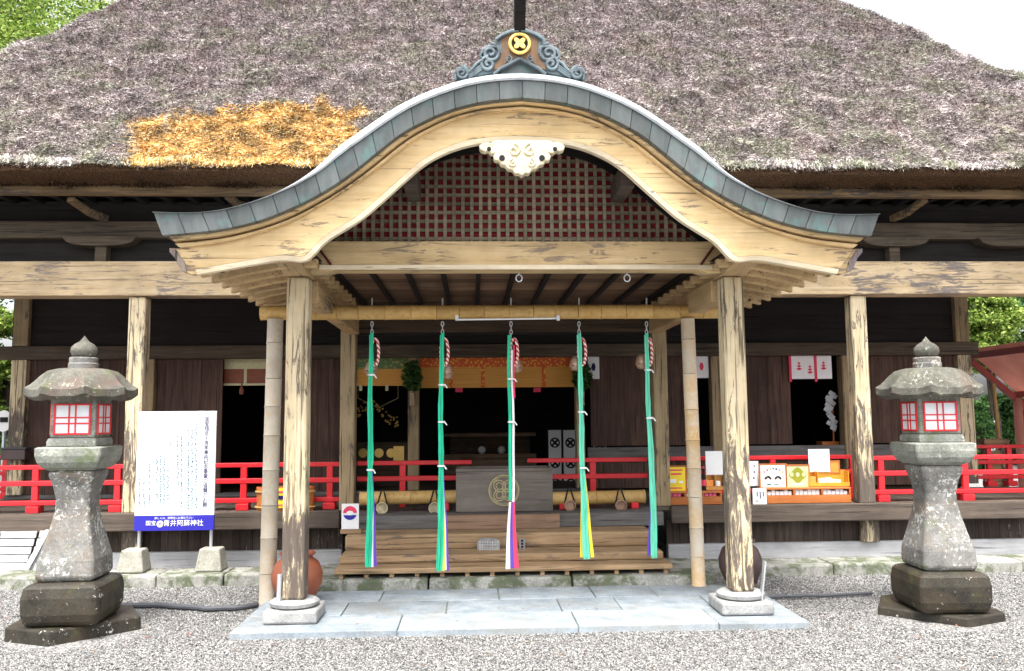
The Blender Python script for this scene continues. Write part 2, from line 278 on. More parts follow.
# ------------------------------------------------------------------ mesh builder
ORG = {}
class MB:
    def __init__(s): s.v = []; s.f = []; s.mi = []
    def add(s, vs, fs, mi=0):
        b = len(s.v); s.v += [tuple(map(float, p)) for p in vs]; s.f += [tuple(b+i for i in f) for f in fs]; s.mi += [mi]*len(fs); return s
    def box(s, x0, x1, y0, y1, z0, z1, mi=0):
        x0, x1 = min(x0, x1), max(x0, x1); y0, y1 = min(y0, y1), max(y0, y1); z0, z1 = min(z0, z1), max(z0, z1)
        return s.add([(x, y, z) for z in (z0, z1) for y in (y0, y1) for x in (x0, x1)],
                     [(0, 2, 3, 1), (4, 5, 7, 6), (0, 1, 5, 4), (2, 6, 7, 3), (0, 4, 6, 2), (1, 3, 7, 5)], mi)
    def bar(s, p, q, w, h, mi=0, upv=(0, 0, 1)):
        p, q = Vector(p), Vector(q); d = (q-p).normalized(); sd_ = d.cross(Vector(upv))
        if sd_.length < 1e-4: sd_ = d.cross(Vector((0, 1, 0)))
        sd_.normalize(); u = sd_.cross(d).normalized()
        vs_ = [a+sd_*(i*w/2)+u*(j*h/2) for a in (p, q) for j in (-1, 1) for i in (-1, 1)]
        return s.add(vs_, [(0, 1, 3, 2), (4, 6, 7, 5), (0, 4, 5, 1), (2, 3, 7, 6), (0, 2, 6, 4), (1, 5, 7, 3)], mi)
    def tube(s, pts, r, n=8, closed=False, mi=0):
        pts = [Vector(p) for p in pts]; m = len(pts); rr = r if isinstance(r, (list, tuple)) else [r]*m
        ref = Vector((0.123, .31, .94)); vs_ = []; fs = []
        for i, p in enumerate(pts):
            a = pts[i-1] if (i > 0 or closed) else p; b = pts[(i+1) % m] if (i < m-1 or closed) else p
            d = (b-a).normalized(); e1 = d.cross(ref)
            if e1.length < .15: e1 = d.cross(Vector((1, .2, 0)))
            e1.normalize(); e2 = d.cross(e1)
            for k in range(n):
                an = 2*math.pi*k/n; vs_.append(p+(e1*math.cos(an)+e2*math.sin(an))*rr[i])
        for i in range(m if closed else m-1):
            for k in range(n):
                a0 = i*n+k; a1 = i*n+(k+1) % n; j = (i+1) % m; fs.append((a0, a1, j*n+(k+1) % n, j*n+k))
        if not closed: fs += [tuple(range(n))[::-1], tuple((m-1)*n+k for k in range(n))]
        return s.add(vs_, fs, mi)
    def lathe(s, prof, n=24, c=(0, 0, 0), rot=0., mi=0, rad=None):
        vs_ = []; fs = []
        for j, (r, z) in enumerate(prof):
            for k in range(n):
                an = rot+2*math.pi*k/n; f = rad(k, j) if rad else (1, 0)
                vs_.append((c[0]+r*f[0]*math.cos(an), c[1]+r*f[0]*math.sin(an), c[2]+z+f[1]))
        for j in range(len(prof)-1):
            for k in range(n): fs.append((j*n+k, j*n+(k+1) % n, (j+1)*n+(k+1) % n, (j+1)*n+k))
        fs += [tuple(range(n))[::-1], tuple((len(prof)-1)*n+k for k in range(n))]
        return s.add(vs_, fs, mi)
    def prism(s, o, y0, y1, mi=0):           # outline in (x, z), extruded along y
        n = len(o); vs_ = [(x, y0, z) for x, z in o]+[(x, y1, z) for x, z in o]
        return s.add(vs_, [tuple(range(n)), tuple(range(2*n-1, n-1, -1))]+[(i, i+n, (i+1) % n+n, (i+1) % n) for i in range(n)], mi)
    def strip(s, rows, mi=0, close_u=False):   # grid of rows of points
        m = len(rows[0]); vs_ = [p for r_ in rows for p in r_]
        fs = [(j*m+i, j*m+i+1, (j+1)*m+i+1, (j+1)*m+i) for j in range(len(rows)-1) for i in range(m-1)]
        if close_u: fs += [((len(rows)-1)*m+i, (len(rows)-1)*m+i+1, i+1, i) for i in range(m-1)]
        return s.add(vs_, fs, mi)
    def sphere(s, c, r, n=12, m=8, sq=(1, 1, 1), mi=0):
        pr = []
        for j in range(m+1):
            a = -math.pi/2+math.pi*j/m; pr.append((max(1e-4, r*math.cos(a)), r*math.sin(a)*sq[2]))
        return s.lathe(pr, n, c, mi=mi)
    def build(s, name, mat, parent=None, bevel=0, smooth=False, origin=None):
        me = bpy.data.meshes.new(name); o0 = Vector(origin) if origin is not None else (Vector(ORG[parent.name]) if parent else Vector((0, 0, 0)))
        me.from_pydata([tuple(Vector(p)-o0) for p in s.v], [], s.f)
        mats = mat if isinstance(mat, (list, tuple)) else [mat]
        for m_ in mats: me.materials.append(MT[m_] if isinstance(m_, str) else m_)
        if len(mats) > 1: me.polygons.foreach_set('material_index', s.mi)
        bm = bmesh.new(); bm.from_mesh(me); bmesh.ops.recalc_face_normals(bm, faces=bm.faces); bm.to_mesh(me); bm.free()
        if smooth: me.polygons.foreach_set('use_smooth', [True]*len(me.polygons)); me.set_sharp_from_angle(angle=R(40))
        o = bpy.data.objects.new(name, me); COL.objects.link(o)
        if parent: o.parent = parent
        else: o.location = o0
        ORG[o.name] = tuple(o0)
        if bevel:
            b = o.modifiers.new('bevel', 'BEVEL'); b.width = bevel; b.segments = 2; b.limit_method = 'ANGLE'; b.angle_limit = R(40)
        return o
def tag(o, label=None, cat=None, group=None, kind=None):
    for k, v_ in (('label', label), ('category', cat), ('group', group), ('kind', kind)):
        if v_: o[k] = v_
    return o
def thing(name, loc, label, cat, group=None):
    o = bpy.data.objects.new(name, None); o.empty_display_size = .1; COL.objects.link(o); o.location = loc; ORG[o.name] = tuple(loc)
    return tag(o, label, cat, group)
def raw_mesh(name, V, Fc, mat, parent=None):
    me = bpy.data.meshes.new(name); n = len(V); k = Fc.shape[1]; m = len(Fc)
    if parent is not None: V = V-np.array(ORG[parent.name])
    me.vertices.add(n); me.vertices.foreach_set('co', V.astype(np.float32).ravel())
    me.loops.add(m*k); me.loops.foreach_set('vertex_index', Fc.astype(np.int32).ravel())
    me.polygons.add(m); me.polygons.foreach_set('loop_start', np.arange(0, m*k, k, dtype=np.int32))
    me.update(calc_edges=True); me.materials.append(MT[mat])
    o = bpy.data.objects.new(name, me); COL.objects.link(o)
    if parent is not None: o.parent = parent
    ORG[o.name] = ORG[parent.name] if parent is not None else (0, 0, 0)
    return o
def text(name, body, size, loc, mat, parent, align='CENTER', rotz=0., spacing=1., ext=.0008):
    cu = bpy.data.curves.new(name, 'FONT'); cu.body = body; cu.size = size; cu.align_x = align; cu.align_y = 'TOP'; cu.space_line = spacing; cu.extrude = ext
    cu.materials.append(MT[mat]); tmp = bpy.data.objects.new(name, cu); COL.objects.link(tmp); bpy.context.view_layer.update()
    me = bpy.data.meshes.new_from_object(tmp.evaluated_get(bpy.context.evaluated_depsgraph_get())); bpy.data.objects.remove(tmp); bpy.data.curves.remove(cu)
    o = bpy.data.objects.new(name, me); COL.objects.link(o)
    o.rotation_euler = (R(90), 0, rotz); o.parent = parent; o.location = Vector(loc)-Vector(ORG[parent.name]); return o

# ------------------------------------------------------------------ ground
g = MB(); g.add([(-150, -40, 0), (150, -40, 0), (150, 260, 0), (-150, 260, 0)], [(0, 1, 2, 3)])
tag(g.build('ground', 'gravel'), kind='structure')
def exclude(P):
    x, y = P[:, 0], P[:, 1]
    m = (np.abs(x) < 2.2) & (y > 6.6) & (y < 9)
    for lx in (-3.42, 3.36): m |= ((x-lx)**2+(y-6.9)**2) < .5**2
    return ~m
N = 340000
P = np.stack([rng.uniform(-5.8, 6.2, N), 4.6+4.12*rng.random(N)**1.1, np.zeros(N)], 1); P = P[exclude(P)]; N = len(P)
sz = rng.uniform(.0037, .0078, N)*(1+.6*(rng.random(N) > .95))
ph = rng.uniform(0, 6.28, N); octv = np.array([(1, 0, 0), (0, 1, 0), (-1, 0, 0), (0, -1, 0), (0, 0, .62), (0, 0, -.5)])
V = np.zeros((N, 6, 3))
jit = 1+rng.uniform(-.35, .35, (N, 6))
for k in range(6):
    a, b, c = octv[k]; V[:, k, 0] = P[:, 0]+sz*jit[:, k]*(a*np.cos(ph)-b*np.sin(ph)); V[:, k, 1] = P[:, 1]+sz*jit[:, k]*(a*np.sin(ph)+b*np.cos(ph)); V[:, k, 2] = sz*.35+sz*c*jit[:, k]
ft = np.array([(0, 1, 4), (1, 2, 4), (2, 3, 4), (3, 0, 4), (1, 0, 5), (2, 1, 5), (3, 2, 5), (0, 3, 5)])
Fc = (np.arange(N)[:, None, None]*6+ft[None]).reshape(-1, 3)
tag(raw_mesh('gravel', V.reshape(-1, 3), Fc, 'pebble'), 'loose grey and white gravel spread in front of the shrine', 'gravel', kind='stuff')
# stray stones and dry leaves
n = 260; lp = np.stack([rng.uniform(-5, 5.4, n), rng.uniform(5.2, 8.6, n), np.full(n, .022)], 1); lp[np.abs(lp[:, 0]) < 2.2, 2] += .045*((lp[np.abs(lp[:, 0]) < 2.2, 1] > 6.65))
a_ = rng.uniform(0, 6.28, n); da = np.stack([np.cos(a_), np.sin(a_), rng.uniform(-.2, .2, n)], 1)*rng.uniform(.01, .022, n)[:, None]; db = np.stack([-np.sin(a_), np.cos(a_), rng.uniform(-.3, .3, n)], 1)*rng.uniform(.006, .012, n)[:, None]
MT['dry'] = leafmat('dry_leaves', [(0, (.12, .06, .03)), (.6, (.24, .13, .06)), (1, (.3, .07, .05))])
lv = raw_mesh('fallen_leaves', np.stack([lp-da, lp-db, lp+da, lp+db], 1).reshape(-1, 3), np.arange(4*n).reshape(-1, 4), 'dry')
tag(lv, 'small dry brown leaves scattered over the gravel and paving', 'leaves', kind='stuff')
# flagstone pavement under the porch
p = MB(); x0, x1 = -2.2, 2.21
rowsY = [(6.61, 7.12), (7.13, 7.63), (7.64, 8.13)]
cuts = [[-2.2, -.95, .42, 1.5, 2.21], [-2.2, -1.45, -.6, .35, .85, 1.62, 2.21], [-2.2, -1.2, -.15, .7, 1.25, 2.21]]
for (ya, yb), cs in zip(rowsY, cuts):
    for a, b in zip(cs[:-1], cs[1:]): p.box(a+.004, b-.004, ya, yb, -.05, .052+random.uniform(-.004, .004))
pv = p.build('pavement', 'flag', bevel=.008); tag(pv, kind='structure')
q = MB(); q.box(-2.19, 2.2, 6.63, 8.13, -.06, .03); tag(q.build('pavement_bed', 'stone_bowl'), kind='structure')
# kerb of the building platform
k = MB(); xs = [-9, -7.6, -6.3, -5.2, -4.45, -3.5, -2.85, -2.0, -1.9]
for a, b in zip(xs[:-1], xs[1:]):
    k.box(a+.004, b-.004, 8.72+random.uniform(-.015, .015), 9.12, -.1, .12+random.uniform(-.006, .006))
xs = [1.9, 2.4, 3.3, 4.1, 5.3, 6.2, 7.4, 9]
for a, b in zip(xs[:-1], xs[1:]):
    k.box(a+.004, b-.004, 8.72+random.uniform(-.015, .015), 9.12, -.1, .12+random.uniform(-.006, .006))
tag(k.build('kerb', 'kerb', bevel=.02), kind='structure')
k = MB()
for a, b in ((-1.9, -.8), (-.79, .55), (.56, 1.9)): k.box(a, b-.006, 8.14, 9.1, -.1, aZ(577.5, 8.14))
tag(k.build('stone_step', 'kerb', bevel=.02), kind='structure')

# ------------------------------------------------------------------ SHRINE HALL
hall = thing('shrine_hall', (0, 9.8, 0), 'old wooden shrine hall with shaggy thatched roof and curved gabled entrance porch', 'shrine')
YA, YB = 9.87, 11.8
DZ = .61
# veranda
d = MB()
for i in range(-40, 40): d.box(i*.21+.003, i*.21+.207, 9.74, YB-.02, DZ-.04, DZ+random.uniform(-.002, .002))
d.build('veranda_floor', 'grey_brown', hall)
for a, b in ((-9, -1.86), (1.86, 9)):
    d = MB(); d.box(a, b, 9.66, 9.738, .43, .625); d.build('veranda_edge_beam', 'grey_brown', hall, bevel=.012)
    d = MB(); x = a
    while x < b-.01:
        e = min(b, x+random.uniform(.16, .26)); d.box(x+.002, e-.002, 9.93, 9.96+random.uniform(0, .006), .17, .44); x = e
    d.build('skirt_board', 'skirt', hall)
    d = MB(); d.box(a, b, 9.86, 9.98, -.02, .17); d.build('foundation_sill', 'sill', hall, bevel=.01)
for x in (-6.6, -4.18, 4.22, 6.6):
    d = MB(); d.box(x-.1, x+.1, 9.80, 9.9, .17, .428); d.build('floor_post', 'post', hall, bevel=.01)
# columns of the outer row, tie beams, struts
for x in (-4.18, 4.18, -6.62, 6.62):
    d = MB(); wd = .095; d.box(x-wd, x+wd, YA-.12, YA+.07, DZ, 3.04); d.build('column', 'post', hall, bevel=.02)
for sx in (-1, 1):
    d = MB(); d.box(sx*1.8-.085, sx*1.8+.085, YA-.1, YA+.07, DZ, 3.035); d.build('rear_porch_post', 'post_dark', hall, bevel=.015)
d = MB(); d.box(-9.5, -.6, 9.7, 9.97, 3.045, 3.44); d.box(-.598, 9.5, 9.702, 9.97, 3.045, 3.438); d.build('main_beam', 'beam', hall, bevel=.012)
d = MB(); d.box(-9.5, 9.5, 9.86, 9.99, 3.74, 3.94); d.build('upper_beam', 'nageshi', hall, bevel=.01)
d = MB(); d.box(-9.5, 9.5, 9.98, 10.02, 3.44, 4.2); d.build('frieze_board', 'dark', hall)
for px in (101, 894, 1010):
    X = aX(px, 9.85, 235)
    if px != 1010:
        d = MB(); d.box(X-.065, X+.065, 9.85, 9.979, 3.44, 3.66); d.build('strut', 'nageshi', hall, bevel=.008)
    o = []
    for i in range(-8, 9):
        u = i/8; o.append((X+u*.42, 3.74-.1*math.sqrt(max(0, 1-abs(u)**3))-.0))
    o += [(X+.42, 3.75), (X-.42, 3.75)]
    d = MB(); d.prism(o, 9.80, 9.975); d.build('boat_bracket', 'nageshi', hall, bevel=.008)
for a, b in (((70, 199), (106, 219)), ((925, 199), (892, 219)), ((228, 196), (246, 206))):
    pa, pb = at(*a, 9.3), at(*b, 9.84); d = MB(); mid = (pa+pb)/2+np.array([0, 0, -.03])
    d.bar(pa, mid, .085, .06); d.bar(mid, pb, .085, .075); d.build('eave_bracket', 'eave', hall, bevel=.01)
# eave board and soffit
ze0, ze1 = aZ(197, 9.2, 900), aZ(182, 9.2, 900)
d = MB(); d.box(-9, 9, 9.2, 9.29, ze0, ze1+.02); d.build('eave_beam', 'eave', hall, bevel=.01)
d = MB(); d.box(-9, 9, 9.29, 12, ze1+.0, ze1+.04); d.build('eave_soffit', 'dark', hall)
d = MB()
for i in range(-28, 29): d.box(i*.3-.035, i*.3+.035, 9.292, 9.975, ze1-.09, ze1-.002)
d.build('eave_rafters', 'dark', hall); 
# main wall ---------------------------------------------------------------
nz0, nz1 = 2.47, 2.65
d = MB(); d.box(-6.75, 6.78, YB-.13, YB-.001, nz0, nz1); d.build('wall_tie_beam', 'nageshi', hall, bevel=.01)
d = MB()
for j in range(4): d.box(-6.6, 6.6, YB-.05+random.uniform(0, .008), YB-.001, nz1+.002+j*.2, nz1+.198+j*.2)
d.build('upper_wall', 'dark', hall)
def planks(a, b, z0, z1, name, mat='wall', y=YB):
    d = MB(); x = a
    while x < b-.01:
        e = min(b, x+random.uniform(.14, .3)); e = b if b-e < .06 else e
        d.box(x+.0015, e-.0015, y-.03-random.uniform(0, .006), y, z0, z1); x = e
    return d.build(name, mat, hall)
W = lambda px: aX(px, YB)
for a, b, z0, nm in ((30, 146, .67, 'wall_panel'), (157, 223, .67, 'door'), (272, 352, .67, 'door'), (590, 652, 1.24, 'wall_panel'), (660, 697, 1.24, 'wall_panel'),
                     (712, 718, 1.24, 'wall_panel'), (740, 790, 1.24, 'door'), (852, 955, 1.24, 'wall_panel')):
    planks(W(a), W(b), z0, nz0, nm)
planks(W(586), W(955), .66, 1.03, 'lower_wall')
d = MB(); d.box(W(586), 6.5, YB-.1, YB-.04, 1.04, 1.22); d.build('window_sill', 'grey', hall, bevel=.008)
d = MB(); d.box(-6.6, W(586)-.003, YB-.08, YB+.05, DZ+.001, .665); d.build('threshold', 'grey', hall, bevel=.008)
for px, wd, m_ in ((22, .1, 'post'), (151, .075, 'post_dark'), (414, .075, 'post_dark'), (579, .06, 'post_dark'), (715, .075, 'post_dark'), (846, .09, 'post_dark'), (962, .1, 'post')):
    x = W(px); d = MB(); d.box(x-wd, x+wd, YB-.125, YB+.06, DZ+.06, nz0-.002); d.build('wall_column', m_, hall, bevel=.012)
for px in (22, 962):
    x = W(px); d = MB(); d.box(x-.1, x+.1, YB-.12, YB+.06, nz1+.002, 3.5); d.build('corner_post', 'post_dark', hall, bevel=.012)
# closed dark interior
for x_ in (-6.6, 6.5): d = MB(); d.box(x_, x_+.05, YB+.001, 16.89, DZ, 4.14); d.build('side_wall', 'wall', hall)
d = MB(); d.box(-6.6, 6.6, 16.9, 17, DZ, 4.2); d.build('rear_wall', 'dark', hall)
d = MB(); d.box(-6.55, 6.5, YB+.05, 16.9, .56, DZ+.03); d.build('interior_floor', 'dark_brown', hall)
d = MB(); d.box(-6.55, 6.5, YB-.04, 16.9, 3.46, 3.5); d.build('interior_ceiling', 'dark', hall)
d = MB(); d.box(-8.6, 8.6, 10.03, 19, 4.16, 4.2); d.build('roof_underside', 'dark', hall)
d = MB(); d.box(-6.6, 6.6, 9.99, YB, 3.52, 3.56); d.build('veranda_ceiling', 'dark', hall)

# ------------------------------------------------------------------ thatched roof
EY, EZ, EXC, RX, RY, RZ = 8.87, 4.33, 8.0, 2.2, 14.1, 10.55
slope = np.array([0, RY-EY, RZ-EZ]); SL = np.linalg.norm(slope); sdir = slope/SL; nrm = np.array([0, -sdir[2], sdir[1]])
def bumpn(x, v_):
    return .05*mnoise.noise((x*.7, v_*.9, 1.3))+.06*mnoise.noise((x*1.7, v_*2.9, 5.1))+.05*mnoise.noise((x*3.6, v_*6.5, 2.2))
EXL = 7.72
def roofpt(u, v_):    # u -1..1, v 0..1
    ec = EXC if u > 0 else EXL; half = ec+(RX-ec)*v_; x = u*half; sag = -.0*math.sin(math.pi*v_)
    b = bumpn(x, v_*SL)+.06*math.sin(min(1, v_*4)*math.pi/2)-.015
    return np.array([x, EY, EZ])+sdir*SL*v_*1.0+nrm*b
NU, NV = 260, 130
rows = [[roofpt(-1+2*i/NU, j/NV) for i in range(NU+1)] for j in range(NV+1)]
d = MB(); d.strip(rows)
rear = 2*RY-EY
for sx in (-1, 1):
    ec = EXC if sx > 0 else EXL; d.add([(sx*ec, EY, EZ), (sx*RX, RY, RZ), (sx*RX, RY+.01, RZ), (sx*EXC, rear, EZ)], [(0, 1, 2, 3)])
d.add([(-EXC, rear, EZ), (EXC, rear, EZ), (RX, RY, RZ), (-RX, RY, RZ)], [(0, 1, 2, 3)])
roof = d.build('thatched_roof', 'thatch', hall, smooth=True)
d = MB(); NX = NU; prof = [(8.885, EZ-.08), (8.91, EZ-.105), (9.0, EZ-.13), (9.12, EZ-.155), (9.26, EZ-.16), (9.3, EZ-.1)]
d.strip([[tuple(np.array(q_)+[0, -.004, -.004]) for q_ in rows[0]]]+[[(-EXL+(EXC+EXL)*i/NX, y+.015*mnoise.noise((i*.9, y*9, 0)), z+.012*mnoise.noise((i*1.1, z*20, 3))) for i in range(NX+1)] for y, z in prof])
for sx in (-1, 1):
    d.add([(sx*EXC, EY, EZ), (sx*EXC, rear, EZ), (sx*(EXC-.35), rear, EZ-.16), (sx*(EXC-.35), EY+.3, EZ-.16)], [(0, 1, 2, 3)])
d.build('thatch_eave_edge', 'cut', roof, smooth=True)
def proj(Pp):
    dd = Pp-C0; z = dd@fw; return 512+F*(dd@r2)/z, 335.5-F*(dd@u2)/z
def straws(n, lenr, wr, up_, name, mat, mask, parent, vmax=.78, vpow=1.):
    x = rng.uniform(-EXC, EXC, n); v_ = rng.random(n)**vpow*vmax
    ec = np.where(x > 0, EXC, EXL); keep = np.abs(x) < ec+(RX-ec)*v_+.02; x, v_ = x[keep], v_[keep]; n = len(x)
    Pb = np.stack([x, np.full(n, EY), np.full(n, EZ)], 1)+sdir*SL*v_[:, None]
    b = np.array([bumpn(a, c*SL)+.06*math.sin(min(1, c*4)*math.pi/2)-.015 for a, c in zip(x, v_)]); Pb = Pb+nrm*b[:, None]
    m = mask(*proj(Pb), rng.normal(0, 1, n)); Pb = Pb[m]; n = len(Pb)
    if n == 0: return
    ln = rng.uniform(*lenr, n); wd = rng.uniform(*wr, n)
    dr = -sdir*rng.uniform(.25, 1., n)[:, None]+nrm*rng.uniform(*up_, n)[:, None]+np.array([1, 0, 0])*rng.normal(0, .45, n)[:, None]
    dr /= np.linalg.norm(dr, axis=1)[:, None]
    rv = rng.normal(0, .5, (n, 3))+nrm; sdv = np.cross(dr, rv); sdv /= np.linalg.norm(sdv, axis=1)[:, None]
    st = Pb-dr*ln[:, None]*.3; en = Pb+dr*ln[:, None]*.7; sdv = sdv*wd[:, None]/2
    V = np.stack([st-sdv, st+sdv, en+sdv*.5, en-sdv*.5], 1).reshape(-1, 3)
    return raw_mesh(name, V, np.arange(4*n).reshape(-1, 4), mat, parent)
poly = [(124, 165), (137, 147), (134, 128), (160, 124), (185, 116), (228, 112), (250, 106), (300, 107), (335, 104), (366, 106), (362, 122), (330, 166)]
def inpoly(px, py, jn):
    nn = np.array([mnoise.noise((a*.045, b*.07, 3.)) for a, b in zip(px, py)]); n2 = np.array([mnoise.noise((a*.2, b*.25, 9.)) for a, b in zip(px, py)])
    px = px+jn*4.5+nn*16+n2*7; py = py+jn*2.2+(nn*12+n2*6)*(py < 150)
    r_ = np.zeros(len(px), bool)
    for i in range(len(poly)):
        (xa, ya), (xb, yb) = poly[i], poly[i-1]
        c = ((ya > py) != (yb > py)) & (px < (xb-xa)*(py-ya)/(yb-ya+1e-9)+xa); r_ ^= c
    return r_
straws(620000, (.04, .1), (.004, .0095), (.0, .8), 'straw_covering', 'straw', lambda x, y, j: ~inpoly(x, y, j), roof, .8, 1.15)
straws(460000, (.04, .1), (.005, .011), (.0, .6), 'straw_patch', 'straw_new', inpoly, roof, .24)['label'] = 'patch of fresh golden straw above the eave'

def fringe(n, zr, yr, lenr, wr, name, mat, down, parent, msk=None):
    x = rng.uniform(-EXC, EXC, n)
    if msk is not None: x = x[msk(x)]; n = len(x)
    f = rng.random(n)
    Pb = np.stack([x, yr[0]+(yr[1]-yr[0])*f+rng.normal(0, .006, n), zr[0]+(zr[1]-zr[0])*f+rng.normal(0, .008, n)+.012*np.sin(x*7)], 1)
    dr = np.array(down)+rng.normal(0, .42, (n, 3)); dr /= np.linalg.norm(dr, axis=1)[:, None]
    sv = np.cross(dr, rng.normal(0, .4, (n, 3))+np.array([0, -1, .2])); sv /= np.linalg.norm(sv, axis=1)[:, None]
    ln = rng.uniform(*lenr, n)[:, None]; sv = sv*rng.uniform(*wr, n)[:, None]/2
    V = np.stack([Pb-dr*ln*.4-sv, Pb-dr*ln*.4+sv, Pb+dr*ln*.6+sv*.5, Pb+dr*ln*.6-sv*.5], 1).reshape(-1, 3)
    return raw_mesh(name, V, np.arange(4*n).reshape(-1, 4), mat, parent)
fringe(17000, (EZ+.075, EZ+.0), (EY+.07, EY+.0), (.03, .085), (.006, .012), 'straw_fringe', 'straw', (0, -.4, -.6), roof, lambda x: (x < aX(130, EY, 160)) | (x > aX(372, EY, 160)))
fringe(17000, (EZ+.075, EZ+.0), (EY+.07, EY+.0), (.03, .085), (.006, .012), 'golden_fringe', 'straw_new', (0, -.4, -.6), roof, lambda x: (x > aX(126, EY, 160)) & (x < aX(376, EY, 160)))
def hip(n, sx):
    v_ = rng.random(n)*.8; ec = EXC if sx > 0 else EXL; half = ec+(RX-ec)*v_
    Pb = np.stack([sx*(half+rng.normal(0, .05, n)), EY+(RY-EY)*v_, EZ+(RZ-EZ)*v_], 1)+np.array([sx*.01, 0, 0])
    Pb[:, 2] += .035*np.sin(v_*31+sx)+.03*np.sin(v_*83)+rng.normal(0, .02, n)
    dr = -sdir*.6+np.array([sx*.6, .0, .25])+rng.normal(0, .4, (n, 3)); dr /= np.linalg.norm(dr, axis=1)[:, None]
    sv = np.cross(dr, rng.normal(0, .5, (n, 3))+np.array([0, -1, .4])); sv /= np.linalg.norm(sv, axis=1)[:, None]
    ln = rng.uniform(.06, .16, n)[:, None]; sv = sv*rng.uniform(.006, .014, n)[:, None]/2
    V = np.stack([Pb-dr*ln*.5-sv, Pb-dr*ln*.5+sv, Pb+dr*ln*.5+sv*.5, Pb+dr*ln*.5-sv*.5], 1).reshape(-1, 3)
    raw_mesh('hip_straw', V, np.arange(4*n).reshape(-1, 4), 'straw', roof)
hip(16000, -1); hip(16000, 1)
MT['straw_cut'] = straw_mat('cut_straw', [(0, (.012, .008, .006)), (.5, (.045, .026, .015)), (.85, (.1, .058, .03)), (1, (.22, .14, .07))])
fringe(60000, (EZ-.03, EZ-.165), (EY-.0, EY+.3), (.02, .05), (.006, .012), 'straw_ends', 'straw_cut', (0, -.8, -.7), roof)
# ------------------------------------------------------------------ porch
porch = thing('porch', (0, 7.0, 0), None, None); porch.parent = hall; porch.location = Vector((0, 7, 0))-hall.location
CXP = 516.
def curve(pts, Y, n=None):      # half profile in pixels -> list of (x,z) for x>=0
    out = []
    for dx, y in pts:
        a, b = at(CXP+dx, y, Y), at(CXP-dx, y, Y); out.append(((a[0]-b[0])/2, (a[2]+b[2])/2))
    return out
def smooth_poly(o, it=2):       # Chaikin
    for _ in range(it):
        r_ = [o[0]]
        for (xa, za), (xb, zb) in zip(o[:-1], o[1:]): r_ += [(xa*.75+xb*.25, za*.75+zb*.25), (xa*.25+xb*.75, za*.25+zb*.75)]
        o = r_+[o[-1]]
    return o
def full(h): return [(-x, z) for x, z in h[::-1] if x > 1e-6]+h
cop_t = [(0, 79.5), (28, 81), (57, 86.5), (82, 95), (108, 106), (134, 122), (159, 140), (177, 152.5), (200, 172), (225, 186.5), (250, 197.5), (275, 206), (300, 212), (326, 214.5), (363, 213.5)]
cop_b = [(0, 97.4), (36, 100.5), (67, 108), (87, 116), (117, 131), (134, 144), (162, 167), (180, 181), (203, 195.5), (226, 207), (251, 218), (277, 225.5), (302, 230.5), (327, 233.3), (355, 235.5)]
bar_m = [(0, 109.5), (46, 113.5), (76, 123.5), (102, 137), (122, 151), (147, 172), (173, 189.5), (198, 205), (226, 222), (277, 239), (302, 244), (338, 248)]
bar_b = [(0, 139), (36, 141), (62, 146.5), (86, 156.5), (102, 167.5), (116, 180), (137, 199), (159, 218.3), (178, 230), (197, 241.5), (207, 254), (217, 262), (238, 258.5), (263, 263), (291, 268), (322, 273.5)]
from bisect import bisect
def resample(o, n):
    L = [0]
    for a, b in zip(o[:-1], o[1:]): L.append(L[-1]+math.hypot(b[0]-a[0], b[1]-a[1]))
    r_ = []
    for i in range(n+1):
        s_ = L[-1]*i/n; j = min(len(o)-2, max(0, bisect(L, s_)-1)); f = (s_-L[j])/max(1e-9, L[j+1]-L[j])
        r_.append((o[j][0]+(o[j+1][0]-o[j][0])*f, o[j][1]+(o[j+1][1]-o[j][1])*f))
    return r_
def cv(pts, Y, n=72): return full(resample(smooth_poly(curve(pts, Y)), n))
ct, cb = cv(cop_t, 6.08), cv(cop_b, 6.10)
# copper fascia as separate sheets
d = MB(); npan = 34; k = len(ct)-1
for i in range(npan):
    a = i*k/npan+.06; b = (i+1)*k/npan-.06
    ids = [a]+[j for j in range(int(a)+1, int(b)+1)]+[b]
    def itp(c, s_):
        j = min(len(c)-2, int(s_)); f = s_-j; return (c[j][0]*(1-f)+c[j+1][0]*f, c[j][1]*(1-f)+c[j+1][1]*f)
    top = [itp(ct, s_) for s_ in ids]; bot = [itp(cb, s_) for s_ in ids]
    rr = [[(x, 6.08, z) for x, z in top], [(x, 6.10, z) for x, z in bot], [(x, 6.16, z) for x, z in bot], [(x, 6.16, z) for x, z in top]]
    d.strip(rr, close_u=True)
d.build('copper_fascia', 'copper', porch)
# copper roof surface
def offs(c, dz, ox=.0):
    r_ = []
    for i, (x, z) in enumerate(c):
        a, b = c[max(0, i-1)], c[min(len(c)-1, i+1)]; tx, tz = b[0]-a[0], b[1]-a[1]; L = math.hypot(tx, tz); r_.append((x-tz/L*dz, z+tx/L*dz))
    return r_
d = MB()
def rimf(x): return max(.1, min(1., (2.2-abs(x))/.9))
def offv(c, dz): return [(x0_+(x1_-x0_)*rimf(x0_), z0_+(z1_-z0_)*rimf(x0_)) for (x0_, z0_), (x1_, z1_) in zip(c, offs(c, dz))]
d.strip([[(x, Y, z) for x, z in offv(ct, o_)] for Y, o_ in ((6.07, -.004), (6.06, .010), (6.12, .055), (6.2, .1), (6.34, .14), (6.6, .16), (9.6, .17))])
d.build('copper_roof', 'copper_top', porch, smooth=True)
d = MB(); d.strip([[(x, Y, z) for x, z in cb] for Y in (6.163, 10.)]); d.build('porch_soffit', 'dark_brown', porch)
